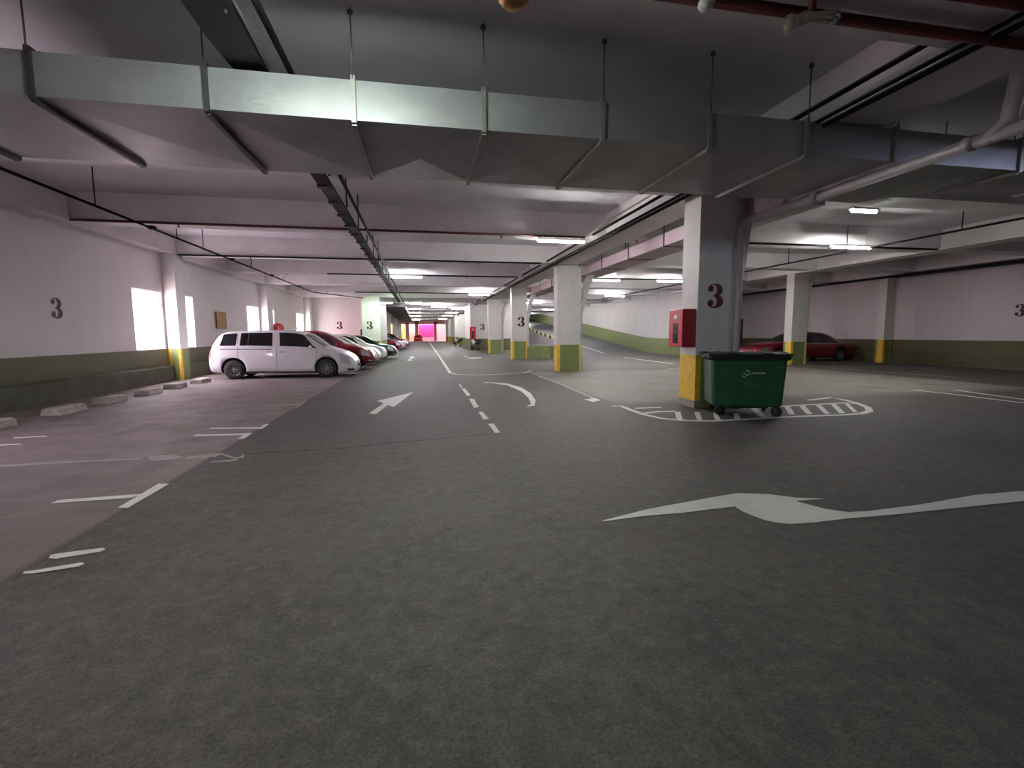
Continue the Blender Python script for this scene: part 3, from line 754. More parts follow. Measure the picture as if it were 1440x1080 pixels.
# white van -----------------------------------------------------------
van = Car(5.1, 1.9,
    top=[(0, .80), (.06, 1.0), (.16, 1.25), (.36, 1.58), (.62, 1.72), (1.2, 1.765), (2.4, 1.78), (3.0, 1.75), (3.3, 1.66), (3.75, 1.36), (4.02, 1.17), (4.3, 1.07), (4.7, .92), (4.95, .76), (5.05, .62), (5.1, .46)],
    belt=[(0, .78), (.2, 1.16), (.5, 1.20), (1.5, 1.19), (3.2, 1.13), (3.8, 1.08), (4.3, .98), (4.7, .84), (5.0, .66), (5.1, .44)],
    bottom=[(0, .42), (.1, .27), (.5, .22), (4.4, .17), (4.9, .17), (5.06, .2), (5.1, .3)],
    wid=[(0, .80), (.1, .93), (.5, .99), (1.5, 1.0), (3.8, 1.0), (4.5, .985), (4.8, .9), (5.0, .76), (5.1, .55)],
    roofw=[(0, .92), (.4, .86), (.8, .85), (3.2, .83), (3.8, .82), (4.3, .9), (5.1, .92)])
vw = car_paint('van_white', hexc(222, 222, 228))
vr = tag(empty('van', (-7.5, 19.75, 0)), 'white people carrier van with tinted windows, parked first in the row', 'van')
van.body([vw], vr, [(.87, .42), (4.05, .42)])
for side in (-1, 1):
    for a in ((.44, .97, .56, 1.02), (1.10, 2.20, 1.15, 2.21), (2.46, 3.73, 2.44, 3.30)):
        van.patch('side_window', M['glass_dark'], vr, a[0], a[1], a[2], a[3], 5.12, 6.92, side, n=14)
    van.patch('window_pillar', M['trim'], vr, 1.36, 1.40, 1.39, 1.43, 5.12, 6.92, side, n=2, off=.010)
    van.patch('headlamp', M['lamp_glass'], vr, 4.55, 4.93, 4.50, 4.86, 3.75, 5.0, side)
    van.patch('tail_lamp', M['tail'], vr, .03, .12, .10, .20, 4.2, 5.2, side)
    van.patch('side_rail', M['trim'], vr, .45, 2.2, .45, 2.2, 4.72, 4.78, side, off=.004)
    van.patch('door_seam', M['trim'], vr, 2.31, 2.325, 2.33, 2.345, 2.2, 4.95, side, n=1, off=.003)
    van.patch('door_seam', M['trim'], vr, 1.02, 1.032, 1.04, 1.052, 3.6, 6.9, side, n=1, off=.003)
    van.patch('door_seam', M['trim'], vr, 3.62, 3.632, 3.74, 3.752, 2.2, 4.95, side, n=1, off=.003)
    van.patch('sill', M['trim'], vr, 1.28, 3.66, 1.28, 3.66, 1.6, 2.15, side, off=.004)
    for hx in (2.08, 2.52): MB().cbox((hx, side*.955, .985), (.17, .03, .035)).build('door_handle', M['chrome'], vr, bevel=.01)
    van.patch('fog_slot', M['black'], vr, 4.78, 5.02, 4.8, 5.03, 2.25, 3.05, side)
    mirror(van, vr, 3.52, 1.14, vw, side)
    for wx in (.87, 4.05): wheel(vr, wx, side*.935, .35, side)
van.screen('windscreen', M['glass_grey'], vr, 3.35, 4.02)
MB().cbox((5.07, 0, .42), (.06, .9, .13)).build('grille', M['black'], vr, bevel=.02)
MB().cbox((5.1, 0, .56), (.02, .5, .11)).build('number_plate', M['white'], vr)

# family of parked cars ---------------------------------------------------
def hatch(name, L, W, H, paint, label, loc, rz=0, suv=False, cat='car', glass='glass_grey', group='cars parked in the bays'):
    k = L/4.4; g = H/1.5; b = (.30 if suv else .2)
    car = Car(L, W,
        top=[(0, .78*g), (.06*k, .98*g), (.3*k, 1.3*g), (.62*k, 1.44*g), (1.2*k, 1.5*g), (2.1*k, 1.5*g), (2.5*k, 1.42*g), (3.0*k, 1.18*g), (3.32*k, .99*g), (3.7*k, .92*g), (4.1*k, .82*g), (4.3*k, .68*g), (4.4*k, .46*g)],
        belt=[(0, .76*g), (.3*k, .96*g), (1.2*k, .95*g), (3.2*k, .88*g), (3.8*k, .82*g), (4.2*k, .68*g), (4.4*k, .44*g)],
        bottom=[(0, b+.22), (.15*k, b+.04), (.5*k, b), (3.9*k, b), (4.25*k, b+.02), (4.4*k, b+.12)],
        wid=[(0, .78), (.12*k, .92), (.5*k, .99), (1.2*k, 1), (3.2*k, 1), (3.8*k, .97), (4.15*k, .88), (4.3*k, .76), (4.4*k, .55)],
        roofw=[(0, .9), (.6*k, .78), (2.2*k, .76), (3.2*k, .8), (3.7*k, .9), (4.4*k, .92)])
    r = tag(empty(name, loc, rz), label, cat, group)
    rw = .36 if suv else .31
    car.body([paint], r, [(.75*k, rw+.06), (3.55*k, rw+.06)])
    for side in (-1, 1):
        car.patch('side_window', M['glass_dark'], r, .5*k, 1.9*k, .78*k, 1.9*k, 5.15, 6.9, side, n=10)
        car.patch('side_window', M['glass_dark'], r, 1.98*k, 3.12*k, 1.98*k, 2.62*k, 5.15, 6.9, side, n=10)
        car.patch('headlamp', M['lamp_glass'], r, 3.9*k, 4.24*k, 3.86*k, 4.18*k, 4.0, 5.0, side)
        car.patch('tail_lamp', M['tail'], r, .03, .2, .08, .26, 4.3, 5.1, side)
        car.patch('fog_lamp', M['lamp_glass'], r, 4.15*k, 4.3*k, 4.15*k, 4.3*k, 2.6, 3.2, side)
        mirror(car, r, 2.95*k, .98*g, paint, side)
        for wx in (.75*k, 3.55*k): wheel(r, wx, side*(W/2-.01), rw, side, spokes=7)
    car.screen('windscreen', M[glass], r, 2.5*k, 3.28*k)
    MB().cbox((L-.05, 0, .45*g), (.06, W*.5, .14)).build('grille', M['black'], r, bevel=.02)
    MB().cbox((L-.0, 0, .56*g), (.02, .5, .1)).build('number_plate', M['white'], r)
    return r, car
P_red = car_paint('car_maroon', hexc(126, 18, 36), .2); P_silver = car_paint('car_silver', hexc(196, 198, 200), .4); P_white = car_paint('car_white', hexc(226, 226, 228))
P_green = car_paint('car_dark_teal', hexc(22, 40, 38), .2); P_black = car_paint('car_black', hexc(24, 22, 26)); P_brt = car_paint('car_red', hexc(190, 30, 40))
hatch('car', 4.9, 1.85, 1.78, P_red, 'maroon sport utility car parked right behind the white van', (-6.9, 23.05, 0), suv=True)
hatch('car', 4.7, 1.8, 1.6, P_silver, 'silver hatchback parked between the maroon car and the white one', (-6.75, 26.3, 0))
hatch('car', 4.5, 1.78, 1.62, P_white, 'white hatchback parked beyond the silver car, fourth in the row', (-6.45, 29.5, 0))
hatch('car', 4.6, 1.8, 1.55, P_green, 'dark teal car parked last before the green-lit pillar', (-6.1, 33.0, 0))
for i, (yy, pnt, h, lab) in enumerate(((48, P_red, 1.6, 'maroon car peeking out past the green-lit pillar'), (51.3, P_silver, 1.55, 'silver car in the distant row past the green-lit pillar'), (54.6, P_black, 1.55, 'black car in the distant row between silver and red cars'), (58, P_red, 1.7, 'dark red car ending the distant row of parked cars'))):
    hatch('car', 4.6, 1.8, h, pnt, lab, (-6.3+i*.2, yy, 0))
hatch('car', 4.4, 1.8, 1.5, P_brt, 'small bright red car at the glowing far end of the lane', (-.3, 102, 0), PI/2)

# maroon sedan on the right, nose toward the lane
L = 6.2
sed = Car(L, 2.0,
    top=[(0, .80), (.08, .95), (.35, 1.02), (.75, 1.06), (1.15, 1.24), (1.6, 1.46), (2.1, 1.58), (2.8, 1.62), (3.4, 1.55), (3.9, 1.36), (4.45, 1.10), (4.9, 1.04), (5.5, .97), (5.9, .84), (6.1, .70), (6.2, .5)],
    belt=[(0, .78), (.35, .96), (.9, 1.0), (3.5, 1.0), (4.5, .97), (5.3, .88), (5.9, .72), (6.2, .48)],
    bottom=[(0, .42), (.2, .28), (.6, .22), (5.6, .2), (6.0, .22), (6.2, .32)],
    wid=[(0, .8), (.15, .92), (.6, .98), (1.5, 1), (4.6, 1), (5.4, .95), (5.9, .85), (6.2, .6)],
    roofw=[(0, .92), (.8, .86), (1.6, .74), (3.4, .72), (4.4, .82), (5.0, .9), (6.2, .92)])
sr = tag(empty('sedan', (23.85, 23.4, 0), PI), 'dark maroon sedan parked nose out against the shaded wall', 'car')
P_mar = car_paint('sedan_maroon', hexc(110, 12, 26), .15)
sed.body([P_mar], sr, [(1.05, .40), (4.95, .40)])
for side in (-1, 1):
    sed.patch('side_window', M['glass_dark'], sr, 1.15, 2.5, 1.7, 2.5, 5.12, 6.9, side, n=12)
    sed.patch('side_window', M['glass_dark'], sr, 2.56, 4.2, 2.56, 3.5, 5.12, 6.9, side, n=12)
    sed.patch('headlamp', M['glass_grey'], sr, 5.6, 5.98, 5.5, 5.9, 4.0, 5.0, side)
    sed.patch('tail_lamp', M['tail'], sr, .03, .22, .05, .25, 4.2, 5.0, side)
    sed.patch('waist_trim', M['chrome'], sr, .9, 4.4, .9, 4.4, 4.93, 5.03, side, n=16, off=.006)
    mirror(sed, sr, 4.1, 1.06, P_mar, side)
    for wx in (1.05, 4.95): wheel(sr, wx, side*.99, .34, side, spokes=7)
sed.screen('windscreen', M['glass_dark'], sr, 3.5, 4.4)
sed.screen('rear_window', M['glass_dark'], sr, .82, 1.55)

# ------------------------------------------------------------------ waste bin
bn = tag(empty('waste_bin', (6.25, 8.36, 0), math.radians(-23)), 'large dark green wheeled waste bin standing in front of the numbered pillar', 'waste bin')
def bin_ring(hx, hy, z, r=.07, n=4):
    out = []
    for cx, cy, a0 in ((hx-r, hy-r, 0), (-hx+r, hy-r, 90), (-hx+r, -hy+r, 180), (hx-r, -hy+r, 270)):
        for k in range(n+1):
            a = math.radians(a0+90*k/n); out.append((cx+r*math.cos(a), cy+r*math.sin(a), z))
    return out
def bin_loft(levels, name, mat, close=True, r=.07):
    rings = [bin_ring(hx, hy, z, r) for hx, hy, z in levels]
    mb = MB(); n = len(rings[0])
    for k in range(len(rings)-1):
        mb.add(rings[k]+rings[k+1], [(i, (i+1) % n, n+(i+1) % n, n+i) for i in range(n)], 0, False)
    if close: mb.add(rings[0], [tuple(range(n))[::-1]]); mb.add(rings[-1], [tuple(range(n))])
    o = mb.build(name, mat, bn)
    return o
bin_loft([(.59, .40, .19), (.625, .435, .23), (.67, .475, 1.06), (.675, .48, 1.1)], 'bin_body', M['bin'])
bin_loft([(.70, .49, 1.08), (.72, .505, 1.10), (.72, .505, 1.17), (.70, .49, 1.18)], 'bin_rim', M['binlid'])
mb = MB(); NX = 10; rows = []
for i in range(NX+1):
    x = -.72+1.44*i/NX; row = []
    for j in range(9):
        y = -.52+1.02*j/8; b = 1-(abs(j-4)/4)**2.2
        row.append((x, y, 1.185+.035*b+(.012 if i % 2 == 0 else 0)*b))
    rows.append(row)
mb.grid(rows, smooth=False); mb.box((-.73, -.53, 1.165), (.73, -.51, 1.2)); mb.box((-.73, -.52, 1.165), (-.71, .5, 1.2)); mb.box((.71, -.52, 1.165), (.73, .5, 1.2)); mb.box((-.73, .5, 1.165), (.73, .52, 1.2))
mb.build('bin_lid', M['binlid'], bn)
for sx in (-1, 1):
    MB().tube([(sx*.66, 0, 1.13), (sx*.78, 0, 1.13)], .03, 12).build('trunnion', M['black'], bn)
    MB().tube([(sx*.735, -.36, 1.12), (sx*.77, -.33, 1.13), (sx*.77, -.12, 1.13), (sx*.735, -.09, 1.12)], .016, 8).build('side_handle', M['binlid'], bn)
for px in (-.3, .3): MB().box((px-.1, -.535, 1.19), (px+.1, -.515, 1.22)).build('lid_grip', M['binlid'], bn)
for (cx, cy, ang) in ((-.5, -.3, .35), (.5, -.3, -.2), (-.5, .3, .6), (.5, .3, 1.1)):
    cs = MB(); ca, sa = math.cos(ang), math.sin(ang)
    T = lambda x, y, z: (cx+x*ca-y*sa, cy+x*sa+y*ca, z)
    fork = MB()
    for s in (-1, 1):
        fork.add([T(-.035, s*.035, .22), T(.035, s*.035, .22), T(.07, s*.035, .09), T(.03, s*.035, .07)], [(0,1,2,3)])
    fork.add([T(-.05, -.05, .21), T(.05, -.05, .21), T(.05, .05, .21), T(-.05, .05, .21), T(-.05, -.05, .225), T(.05, -.05, .225), T(.05, .05, .225), T(-.05, .05, .225)], [(0,1,2,3), (4,5,6,7), (0,1,5,4), (1,2,6,5), (2,3,7,6), (3,0,4,7)])
    f = fork.build('caster', M['rod'], bn)
    w = MB().lathe([(.0, -.025), (.05, -.025), (.09, -.025), (.1, -.018), (.1, .018), (.09, .025), (.05, .025), (0, .025)], (0, 0, 0), axis='y', n=24).build('caster_wheel', M['rubber'], f)
    w.location = T(.05, 0, .1); w.rotation_euler = (0, 0, ang)
MB().tube([(-.4, -.3, .17), (.4, -.3, .17)], .018, 8).tube([(-.25, -.3, .17), (-.1, -.1, .13), (.25, .1, .15)], .03, 8).build('brake_bar', M['black'], bn)
# printed white emblem and faint lettering strokes on the front face (sloping face)
def fx(x, z):   # point on the front face
    t = (z-.23)/(1.06-.23); return (x, -(.435+(.475-.435)*t)-.004, z)
lg = MB()
def quad(x0, x1, z0, z1, sh=0): lg.add([fx(x0, z0), fx(x1, z0), fx(x1+sh, z1), fx(x0+sh, z1)], [(0,1,2,3)])
N = 14
for k in range(N):
    a, b = -2.2+4.4*k/N, -2.2+4.4*(k+1)/N
    for (cx, cz, ro, ri, fl) in ((-.03, .845, .052, .03, 1), (-.075, .80, .042, .026, -1)):
        q = [(cx+fl*ro*math.cos(a), cz+ro*math.sin(a)), (cx+fl*ro*math.cos(b), cz+ro*math.sin(b)), (cx+fl*ri*math.cos(b)+.01*fl, cz+ri*math.sin(b)), (cx+fl*ri*math.cos(a)+.01*fl, cz+ri*math.sin(a))]
        lg.add([fx(*p) for p in q], [(0,1,2,3)])
for k in range(8): quad(.05+k*.03, .05+k*.03+.02, .825, .852 if k % 3 else .86, .004)
lg.build('emblem', M['logo'], bn, recalc=False)
lg = MB(); 
for k, (x0, x1, z) in enumerate(((-.13, .0, .70), (-.12, .10, .655), (-.07, .26, .60), (-.05, .22, .555))):
    quad(x0, x1, z, z+.012)
for k in range(9): quad(.42+k*.022, .42+k*.022+.014, .955, .975)
lg.build('faint_lettering', plain('logo_faint', hexc(96, 108, 102), .6), bn, recalc=False)

# ------------------------------------------------------------------ fire hose cabinet
hc = tag(empty('hose_cabinet', (5.56, 9.44, 1.3)), 'red fire hose cabinet fixed to the lane side of the numbered pillar', 'fire cabinet')
MB().box((-.14, -.28, 0), (.14, .28, .8)).build('cabinet_box', M['darkred'], hc, bevel=.008)
MB().box((-.165, -.27, .01), (-.14, .27, .79)).build('cabinet_door', M['red'], hc, bevel=.006)
MB().box((-.17, -.1, .08), (-.163, .1, .5)).build('door_glass', M['glass_dark'], hc)
MB().lathe([(0, -.172), (.05, -.172), (.055, -.165)], (0, 0, .63), axis='x', n=20).build('round_sticker', M['white'], hc)

# ------------------------------------------------------------------ signs and small things
sb = tag(empty('notice_board', (XL+.02, 23.75, 2.27)), 'orange brown notice board on the wall above the white van tail', 'sign')
MB().box((0, -.5, -.34), (.03, .5, .34)).build('board_panel', M['board'], sb)
fr = MB(); fr.box((.0, -.53, -.37), (.045, .53, -.34)).box((0, -.53, .34), (.045, .53, .37)).box((0, -.53, -.34), (.045, -.5, .34)).box((0, .5, -.34), (.045, .53, .34))
fr.build('board_frame', plain('board_edge', hexc(140, 88, 40), .6), sb)
hr = tag(empty('hose_reel', (XL+.62, 30.4, 2.0)), 'pinkish red hose reel above the van roof beside the half pillar', 'hose reel')
MB().lathe([(.1, -.13), (.3, -.13), (.3, -.1), (.2, -.09), (.2, .09), (.3, .1), (.3, .13), (.1, .13)], axis='y', n=24).build('reel_drum', plain('reel_red', hexc(214, 70, 74), .4), hr)
MB().box((-.25, -.04, -.05), (0, .04, .05)).build('reel_bracket', M['rod'], hr)
hc3 = copy_tree(hc); hc3.location = (5.15, 46.98, 1.1); hc3.rotation_euler = (0, 0, PI/2); hc3.scale = (1, 1, 1.5); tag(hc3, 'tall red fire cabinet on the stair core beside the motorcycle', 'fire cabinet')

o = MB().box((6.97, 9.5, 1.36), (7.06, 9.72, 1.9)).box((6.98, 9.48, 1.40), (7.05, 9.5, 1.86)).build('wall_panel', plain('dark_teal', hexc(22, 44, 46), .4)); tag(o, 'narrow dark teal box on the rib of the numbered pillar above the bin', 'panel')
# wheel stops
def wheel_stop():
    mb = MB(); l, w, h = .8, .36, .15
    a = bin_ring(w/2, l/2, 0, .02, 2); b = bin_ring(w/2-.01, l/2-.02, h-.03, .02, 2); c = bin_ring(w/2-.05, l/2-.06, h, .02, 2); n = len(a)
    for p, q in ((a, b), (b, c)): mb.add(p+q, [(i, (i+1) % n, n+(i+1) % n, n+i) for i in range(n)])
    mb.add(c, [tuple(range(n))])
    mb.add(a, [tuple(range(n))[::-1]])
    o = mb.build('wheel_stop', M['concrete']); 
    for v in o.data.vertices: v.co += Vector((random.uniform(-.008, .008), random.uniform(-.01, .01), random.uniform(-.006, .006) if v.co.z > .01 else 0))
    return o
ws0 = None
wsl = ['concrete wheel stop cut by the photo edge, first along the plinth', 'concrete wheel stop second along the plinth, widest whole one', 'concrete wheel stop third along the plinth', 'concrete wheel stop fourth along the plinth, before the half pillar', 'concrete wheel stop fifth along the plinth, at the half pillar', 'concrete wheel stop sixth along the plinth, touching the van rear wheel']
for i, ye in enumerate((10.08, 11.88, 13.46, 15.05, 16.6, 18.25)):
    if ws0 is None: o = ws0 = wheel_stop()
    else: o = ws0.copy(); COL.objects.link(o)
    o.location = (-7.36+(.02 if i % 2 else -.02), ye-.4, 0); o.rotation_euler = (0, 0, random.uniform(-.05, .05))
    tag(o, wsl[i], 'wheel stop', 'concrete wheel stops along the plinth')

# motorcycles by the stair core
def motorcycle(loc, rz, col, label):
    r = tag(empty('motorcycle', loc, rz), label, 'motorcycle', 'motorcycles by the stair core')
    for x in (-.65, .65):
        MB().lathe([(.19, -.04), (.28, -.05), (.3, 0), (.28, .05), (.19, .04)], (x, 0, .3), axis='y', n=20).build('wheel', M['rubber'], r)
    MB().tube([(-.65, 0, .3), (-.25, 0, .45), (.2, 0, .5), (.5, 0, .75), (.65, 0, .3)], .05, 8).build('frame', M['rod'], r)
    MB().tube([(-.75, 0, .72), (-.4, 0, .74), (-.1, 0, .68), (.1, 0, .6)], [.1, .14, .12, .08], 10).build('seat', M['black'], r)
    MB().tube([(.1, 0, .55), (.35, 0, .78), (.55, 0, .95), (.62, 0, .75)], [.12, .17, .14, .08], 10).build('fairing', col, r)
    MB().tube([(.45, -.35, 1.0), (.52, 0, .98), (.45, .35, 1.0)], .02, 8).build('handlebar', M['black'], r)
    MB().cbox((-.75, 0, .92), (.34, .36, .3)).build('top_box', M['black'], r, bevel=.04)
motorcycle((5.3, 46.3, 0), PI*.62, M['white'], 'white motorcycle parked against the stair core')
motorcycle((4.7, 60.5, 0), PI*.65, car_paint('bike_pink', hexc(210, 120, 130)), 'pinkish motorcycle parked further along past the stair core')

# ------------------------------------------------------------------ floor markings
def mark(name, polys, label, mat='white_paint', z=.004, cat='road marking', group=None):
    mb = MB()
    for p in polys:
        pts = [ground(a, b) for a, b in p]; mb.add([(q.x, q.y, z) for q in pts], [tuple(range(len(pts)))])
    o = mb.build(name, M[mat], recalc=False)
    bm = bmesh.new(); bm.from_mesh(o.data)
    for f in bm.faces:
        if f.normal.z < 0: f.normal_flip()
    bm.to_mesh(o.data); bm.free()
    return tag(o, label, cat, group)
def Z(px, x0, y0, s): return [(x0+a/s, y0+b/s) for a, b in px]
def ribbon_pts(path, w):
    pts = [ground(a, b) for a, b in path]; L, Rr = [], []
    for i, p in enumerate(pts):
        t = (pts[min(i+1, len(pts)-1)]-pts[max(i-1, 0)]); t.z = 0; t.normalize(); n = Vector((-t.y, t.x, 0))
        L.append(p+n*w/2); Rr.append(p-n*w/2)
    return L, Rr
def ribbon(name, paths, w, label, mat='white_paint', z=.004, cat='road marking', group=None):
    mb = MB()
    for path in paths:
        L, Rr = ribbon_pts(path, w); mb.grid([[(a.x, a.y, z), (b.x, b.y, z)] for a, b in zip(L, Rr)], smooth=False)
    o = mb.build(name, M[mat], recalc=False)
    bm = bmesh.new(); bm.from_mesh(o.data)
    for f in bm.faces:
        if f.normal.z < 0: f.normal_flip()
    bm.to_mesh(o.data); bm.free()
    return tag(o, label, cat, group)
big = [(0,562),(-150,590),(-336,637),(-336,641),(-150,617),(0,605),(100,592),(220,578),(255,600),(290,615),(350,637),(400,647),(450,652),(560,645),(700,628),(900,612),(1200,580),(1440,555),(1640,533),(1640,487),(1440,512),(1230,530),(1000,570),(780,598),(700,602),(600,588),(475,555),(600,545),(480,541),(370,527),(300,523),(230,522),(120,540)]
mark('bent_arrow', [Z(big, 960, 520, 3)], 'big white curved turning arrow painted on the asphalt in front of the bin')
mark('lane_arrow', [Z([(305,154),(150,192),(178,202),(118,245),(146,248),(195,210),(222,217)], 480, 500, 3)], 'white straight-ahead arrow on the lane before the dashed line')
mark('lane_arrow', [Z([(570,868),(540,880),(560,884),(520,920),(570,920),(562,905),(600,884)], 500, 380, 7.2)], 'tiny far arrow on the lane beside the parked cars')
mark('lane_arrow', [Z([(1090,855),(1150,885),(1275,880),(1270,893),(1160,897),(1100,868)], 500, 380, 7.2)], 'far bent arrow on the lane past the solid line corner')
mark('merge_arc', [Z([(600,112),(700,118),(760,135),(800,160),(820,190),(815,212),(780,217),(800,205),(790,180),(760,152),(700,126),(640,117),(600,115)], 480, 500, 3)], 'curved tapering white arc beside the dashed line')
dl = [('tiny end', [(494,121),(500,121),(511,135),(506,137)]), ('smallest whole', [(508,140),(522,140),(546,168),(530,172)]), ('second largest', [(538,183),(560,183),(580,217),(560,222)]), ('third', [(578,238),(596,237),(622,267),(600,271)]), ('largest', [(618,289),(642,287),(670,325),(650,328)])]
dn = ['end piece of the dashed centre line, by the solid corner', 'dash next to the end piece of the centre line', 'middle dash of the dashed centre line', 'dash beside the largest one of the centre line', 'largest dash of the centre line, nearest the viewer']
for (nm, p), lab in zip(dl, dn): mark('lane_dash', [Z(p, 480, 500, 3)], lab, group='dashes of the centre line')
ribbon('lane_line', [[(601, 477), (608, 487), (620, 504.5), (633, 524.5), (642, 526.5), (665, 527.5), (700, 526.7), (735, 524.5), (748, 521.5)]], .13, 'long thin solid white line down the lane turning toward the pillar')
# bay T marks and numbers
mark('bay_mark', [Z([(497,584),(540,584),(715,482),(668,482)], 0, 520, 3), Z([(213,566),(245,551),(604,525),(555,542)], 0, 520, 3)], 'largest white T mark on the edge of the parking strip', z=.005)
mark('bay_mark', [Z([(1003,292),(1030,292),(1065,268),(1040,268)], 0, 520, 3), Z([(812,281),(830,274),(1045,269),(1030,277)], 0, 520, 3)], 'white half T mark in the middle of the strip edge, lower of a pair', z=.005)
mark('bay_mark', [Z([(1086,251),(1108,250),(1138,229),(1116,230)], 0, 520, 3), Z([(878,250),(890,246),(1112,243),(1092,250)], 0, 520, 3)], 'white half T mark in the middle of the strip edge, upper of a pair', z=.005)
mark('bay_mark', [Z([(1240,160),(1256,160),(1295,134),(1280,135)], 0, 520, 3), Z([(1110,150),(1125,147),(1262,144),(1250,150)], 0, 520, 3)], 'faint small T mark on the strip edge below the van', 'worn_paint', z=.005)
mark('bay_number', [Z([(95,863),(103,853),(150,848),(345,815),(356,821),(335,832),(140,862)], 0, 520, 3), Z([(205,797),(215,783),(240,778),(435,753),(446,760),(425,769),(235,800)], 0, 520, 3)], 'white bay number 11 painted across the strip edge', z=.005)
n2 = Z([(895,368),(905,356),(935,352),(965,362),(990,372),(1018,366),(1022,357),(1032,360),(1028,372),(990,378),(955,368),(930,358),(915,362),(912,372)], 0, 520, 3)
mark('bay_number', [Z([(885,392),(890,387),(1000,379),(1006,384),(960,389)], 0, 520, 3), n2], 'worn bay number 12 where the crack meets the strip edge', 'worn_paint', z=.005)
mark('worn_line', [Z([(620,376),(635,364),(740,360),(775,368),(750,378),(640,384)], 0, 520, 3), Z([(780,372),(800,366),(880,358),(935,352),(930,362),(860,372),(790,378)], 0, 520, 3), Z([(0,402),(300,386),(600,372),(600,378),(300,394),(0,412)], 0, 520, 3)], 'smeared worn white line across the pale parking strip', 'worn_paint')
mark('stall_line', [Z([(0,317),(80,312),(95,316),(0,322)], 0, 520, 3)], 'short white stall line at the photo edge before the wheel stops', z=.005)
mark('stall_line', [Z([(55,286),(190,279),(205,283),(60,291)], 0, 520, 3)], 'short white stall line just beyond the one at the photo edge', z=.005)
# hatched island around the bin
io = [(862,571.5),(873,571),(888,577),(905,583),(930,588.5),(960,591.5),(1000,592.3),(1040,590.5),(1080,588),(1130,585.5),(1190,583.5),(1213,581.5),(1223,578),(1220,573),(1205,567),(1185,562),(1168,559.3),(1136,563)]
isl = ribbon('hatched_island', [io], .13, 'white outlined hatched island painted around the waste bin and numbered pillar')
S = 3.79
bars = [[(335,150),(366,148),(380,190),(350,192)], [(440,150),(468,150),(484,192),(455,192)], [(540,158),(560,156),(585,196),(552,194)], [(650,158),(675,158),(690,188),(655,190)], [(745,135),(775,132),(830,176),(790,176)], [(920,122),(950,120),(978,163),(945,163)], [(1000,118),(1030,116),(1072,162),(1040,162)], [(1088,115),(1115,113),(1166,160),(1135,160)], [(1168,109),(1195,107),(1248,157),(1214,158)], [(1243,106),(1262,104),(1312,150),(1288,152)]]
mb_p = [Z(b, 860, 540, S) for b in bars]
for q in mb_p:
    hb = mark('hatch_stripe', [q], None, z=.005, cat=None); hb.parent = isl
for pth_ in ([(1058, 575), (1090, 572), (1140, 569.3), (1188, 566.8), (1206, 568)], [(905, 581.5), (925, 579), (950, 578.5)], [(893, 574.5), (930, 573)]):
    il = ribbon('inner_line', [pth_], .12, None, z=.0045, cat=None); il.parent = isl
# lines in the right hand aisle and by the ramp
ribbon('aisle_line', [[(1285, 548.5), (1340, 554.5), (1400, 562), (1450, 568)]], .12, 'thin white line crossing the aisle before the shaded wall, lower of two')
ribbon('aisle_line', [[(1342, 548.5), (1400, 556.5), (1455, 564)]], .12, 'thin white line crossing the aisle before the shaded wall, upper of two')
ribbon('aisle_line', [[(1165, 518), (1200, 520), (1240, 523), (1300, 527.5), (1351, 531)]], .2, 'pale worn line along the foot of the bays in front of the maroon sedan', 'worn_paint')
ribbon('ramp_line', [[(824, 493), (838, 497.5), (855, 497.5), (869, 497)]], .22, 'short white give-way line at the foot of the ramp')
ribbon('ramp_line', [[(878, 502.5), (910, 507), (946, 511.5)]], .22, 'white line curving from the ramp toward the numbered pillar')
ribbon('ramp_line', [[(820, 512), (850, 512), (880, 511.5)]], .2, 'white line beside the un-numbered pillar', 'worn_paint')
ribbon('ramp_line', [[(937, 519), (958, 518)]], .16, 'short yellowish dash beside the numbered pillar', 'yellow_paint')
ribbon('bay_edge', [[(757, 529), (790, 541), (815, 551.5), (836, 560.5)]], .1, 'thin worn line along the edge of the pale bay strip', 'worn_paint')
mark('bay_mark', [Z([(815,908),(860,905),(850,899),(905,904),(920,915),(870,925)], 640, 360, 4.5)], 'small white blot mark on the corner of the pale bay strip')
ribbon('crack_line', [[(345, 638.5), (420, 634.5), (480, 630.5), (560, 622), (640, 615.5), (690, 610.5)]], .022, 'long dark crack across the lane below the arrow', 'crack', z=.0035, cat='crack')
o = MB().add([(14.1, 35.6, rz(35.6)+.02), (14.35, 35.6, rz(35.6)+.02), (14.35, 41.5, rz(41.5)+.02), (14.1, 41.5, rz(41.5)+.02)], [(0,1,2,3)]).build('ramp_arrow', M['white_paint'], recalc=False); tag(o, 'white line running up the ramp surface', 'road marking')

# ------------------------------------------------------------------ outside
def facade(name, x0, x1, z0, z1, y, col, label):
    MBo = MB(); MBo.box((x0, y, z0), (x1, y+.3, z1)); return tag(MBo.build(name, plain(name+'_paint_'+str(len(bpy.data.materials)), col, .7)), label, 'shutter', kind='thing')
facade('shopfront_panel', -.1, 3.4, .9, 3.8, YE+2.5, hexc(150, 30, 100), 'glowing magenta panel at the far end of the lane')
facade('shopfront_panel', -.1, 3.4, 0, .9, YE+2.5, hexc(160, 110, 120), 'pale pink strip below the magenta panel at the far end')
facade('shopfront_panel', -7, -3.2, 0, 4, YE+3.5, hexc(140, 128, 50), 'bright yellow panel at the far end beyond the parked cars')
facade('shopfront_panel', -2.6, -.4, 0, 4, YE+4.5, hexc(140, 110, 92), 'pale peach panel between the yellow and magenta ones')
facade('backdrop_shopfront', -14, 16, 0, 9, YE+8, hexc(112, 52, 50), 'salmon coloured front across the road beyond the far end')
o = MB().box((XL-14, 10, -.3), (XL-13.6, 60, 9)).build('exterior_wall', plain('pale_exterior', hexc(240, 226, 228), .8)); struct(o, 'pale building outside the windows', 'building')
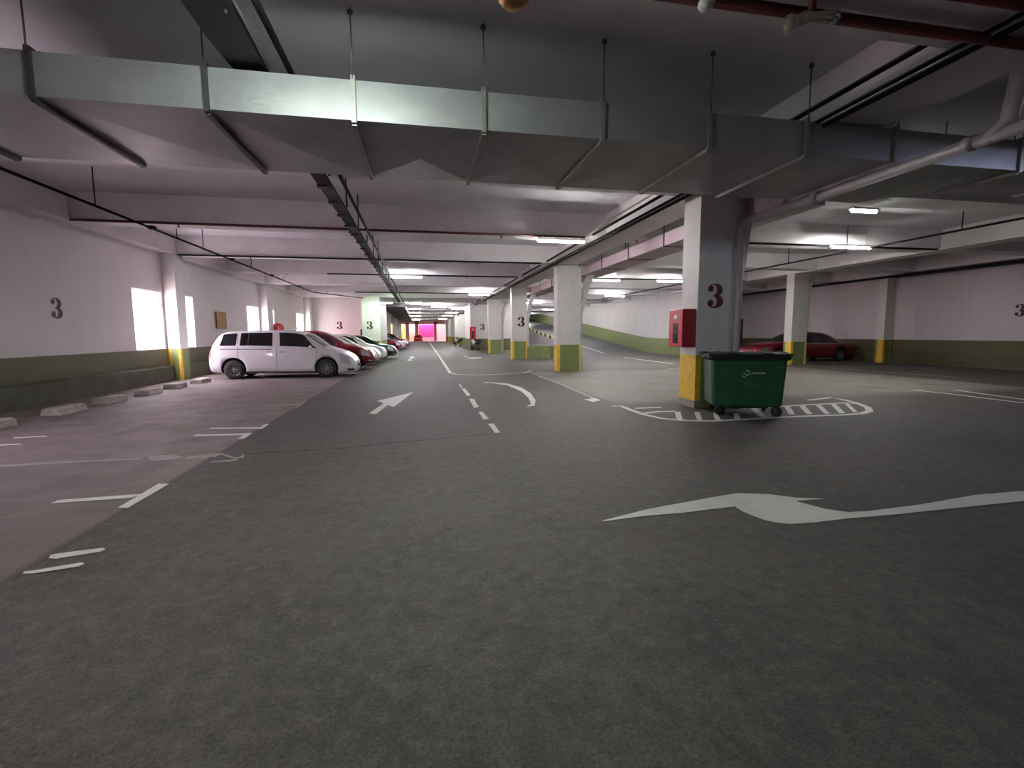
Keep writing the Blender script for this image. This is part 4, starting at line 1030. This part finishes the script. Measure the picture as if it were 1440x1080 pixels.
o = MB().box((XL-13.55, 29.5, -.3), (XL-13.4, 33.0, 9)).build('exterior_pier', plain('peach_exterior', hexc(250, 206, 186), .8)); struct(o, 'peach coloured pier on the building outside the windows', 'building')
o = MB().box((XL-40, -30, -.35), (XL-.3, 150, -.3)).build('exterior_ground', plain('ext_ground', hexc(200, 196, 192), .9)); struct(o, 'bright paving outside the windows', 'ground')
o = MB().box((-40, YE+30, -.35), (50, YE+60, -.3)).build('exterior_ground', plain('ext_ground2', hexc(200, 196, 192), .9)); struct(o, 'bright paving outside the far end', 'ground')

# ------------------------------------------------------------------ light
w = bpy.data.worlds.new('world'); SC.world = w; w.use_nodes = True
bg = w.node_tree.nodes['Background']; bg.inputs['Color'].default_value = (1.0, .86, .97, 1); bg.inputs['Strength'].default_value = 8.5
sl = bpy.data.lights.new('sun', 'SUN'); sl.energy = 3; sl.angle = .02; so = bpy.data.objects.new('sun', sl); COL.objects.link(so)
so.rotation_euler = Vector((-.35, 1, -.8)).to_track_quat('-Z', 'Y').to_euler()
def portal(loc, rot, sx, sy):
    l = bpy.data.lights.new('window_portal', 'AREA'); l.shape = 'RECTANGLE'; l.size = sx; l.size_y = sy; l.cycles.is_portal = True
    o = bpy.data.objects.new('window_portal', l); COL.objects.link(o); o.location = loc; o.rotation_euler = rot
for (y0, y1, z0, z1) in WIN+[NEARWIN]:
    portal((XL-.26, (y0+y1)/2, (z0+z1)/2), Vector((1, 0, 0)).to_track_quat('-Z', 'Y').to_euler(), y1-y0, z1-z0)
portal((.3, YE+.32, 1.95), Vector((0, -1, 0)).to_track_quat('-Z', 'Y').to_euler(), 14, 3.9)

SC.view_settings.view_transform = 'Standard'
SC.view_settings.look = 'None'
SC.view_settings.exposure = 1.95
SC.view_settings.gamma = 1.0
cy = SC.cycles
cy.max_bounces = 8; cy.diffuse_bounces = 5; cy.glossy_bounces = 3; cy.transparent_max_bounces = 8
cy.sample_clamp_indirect = 4; cy.use_denoising = True
cy.caustics_reflective = False; cy.caustics_refractive = False
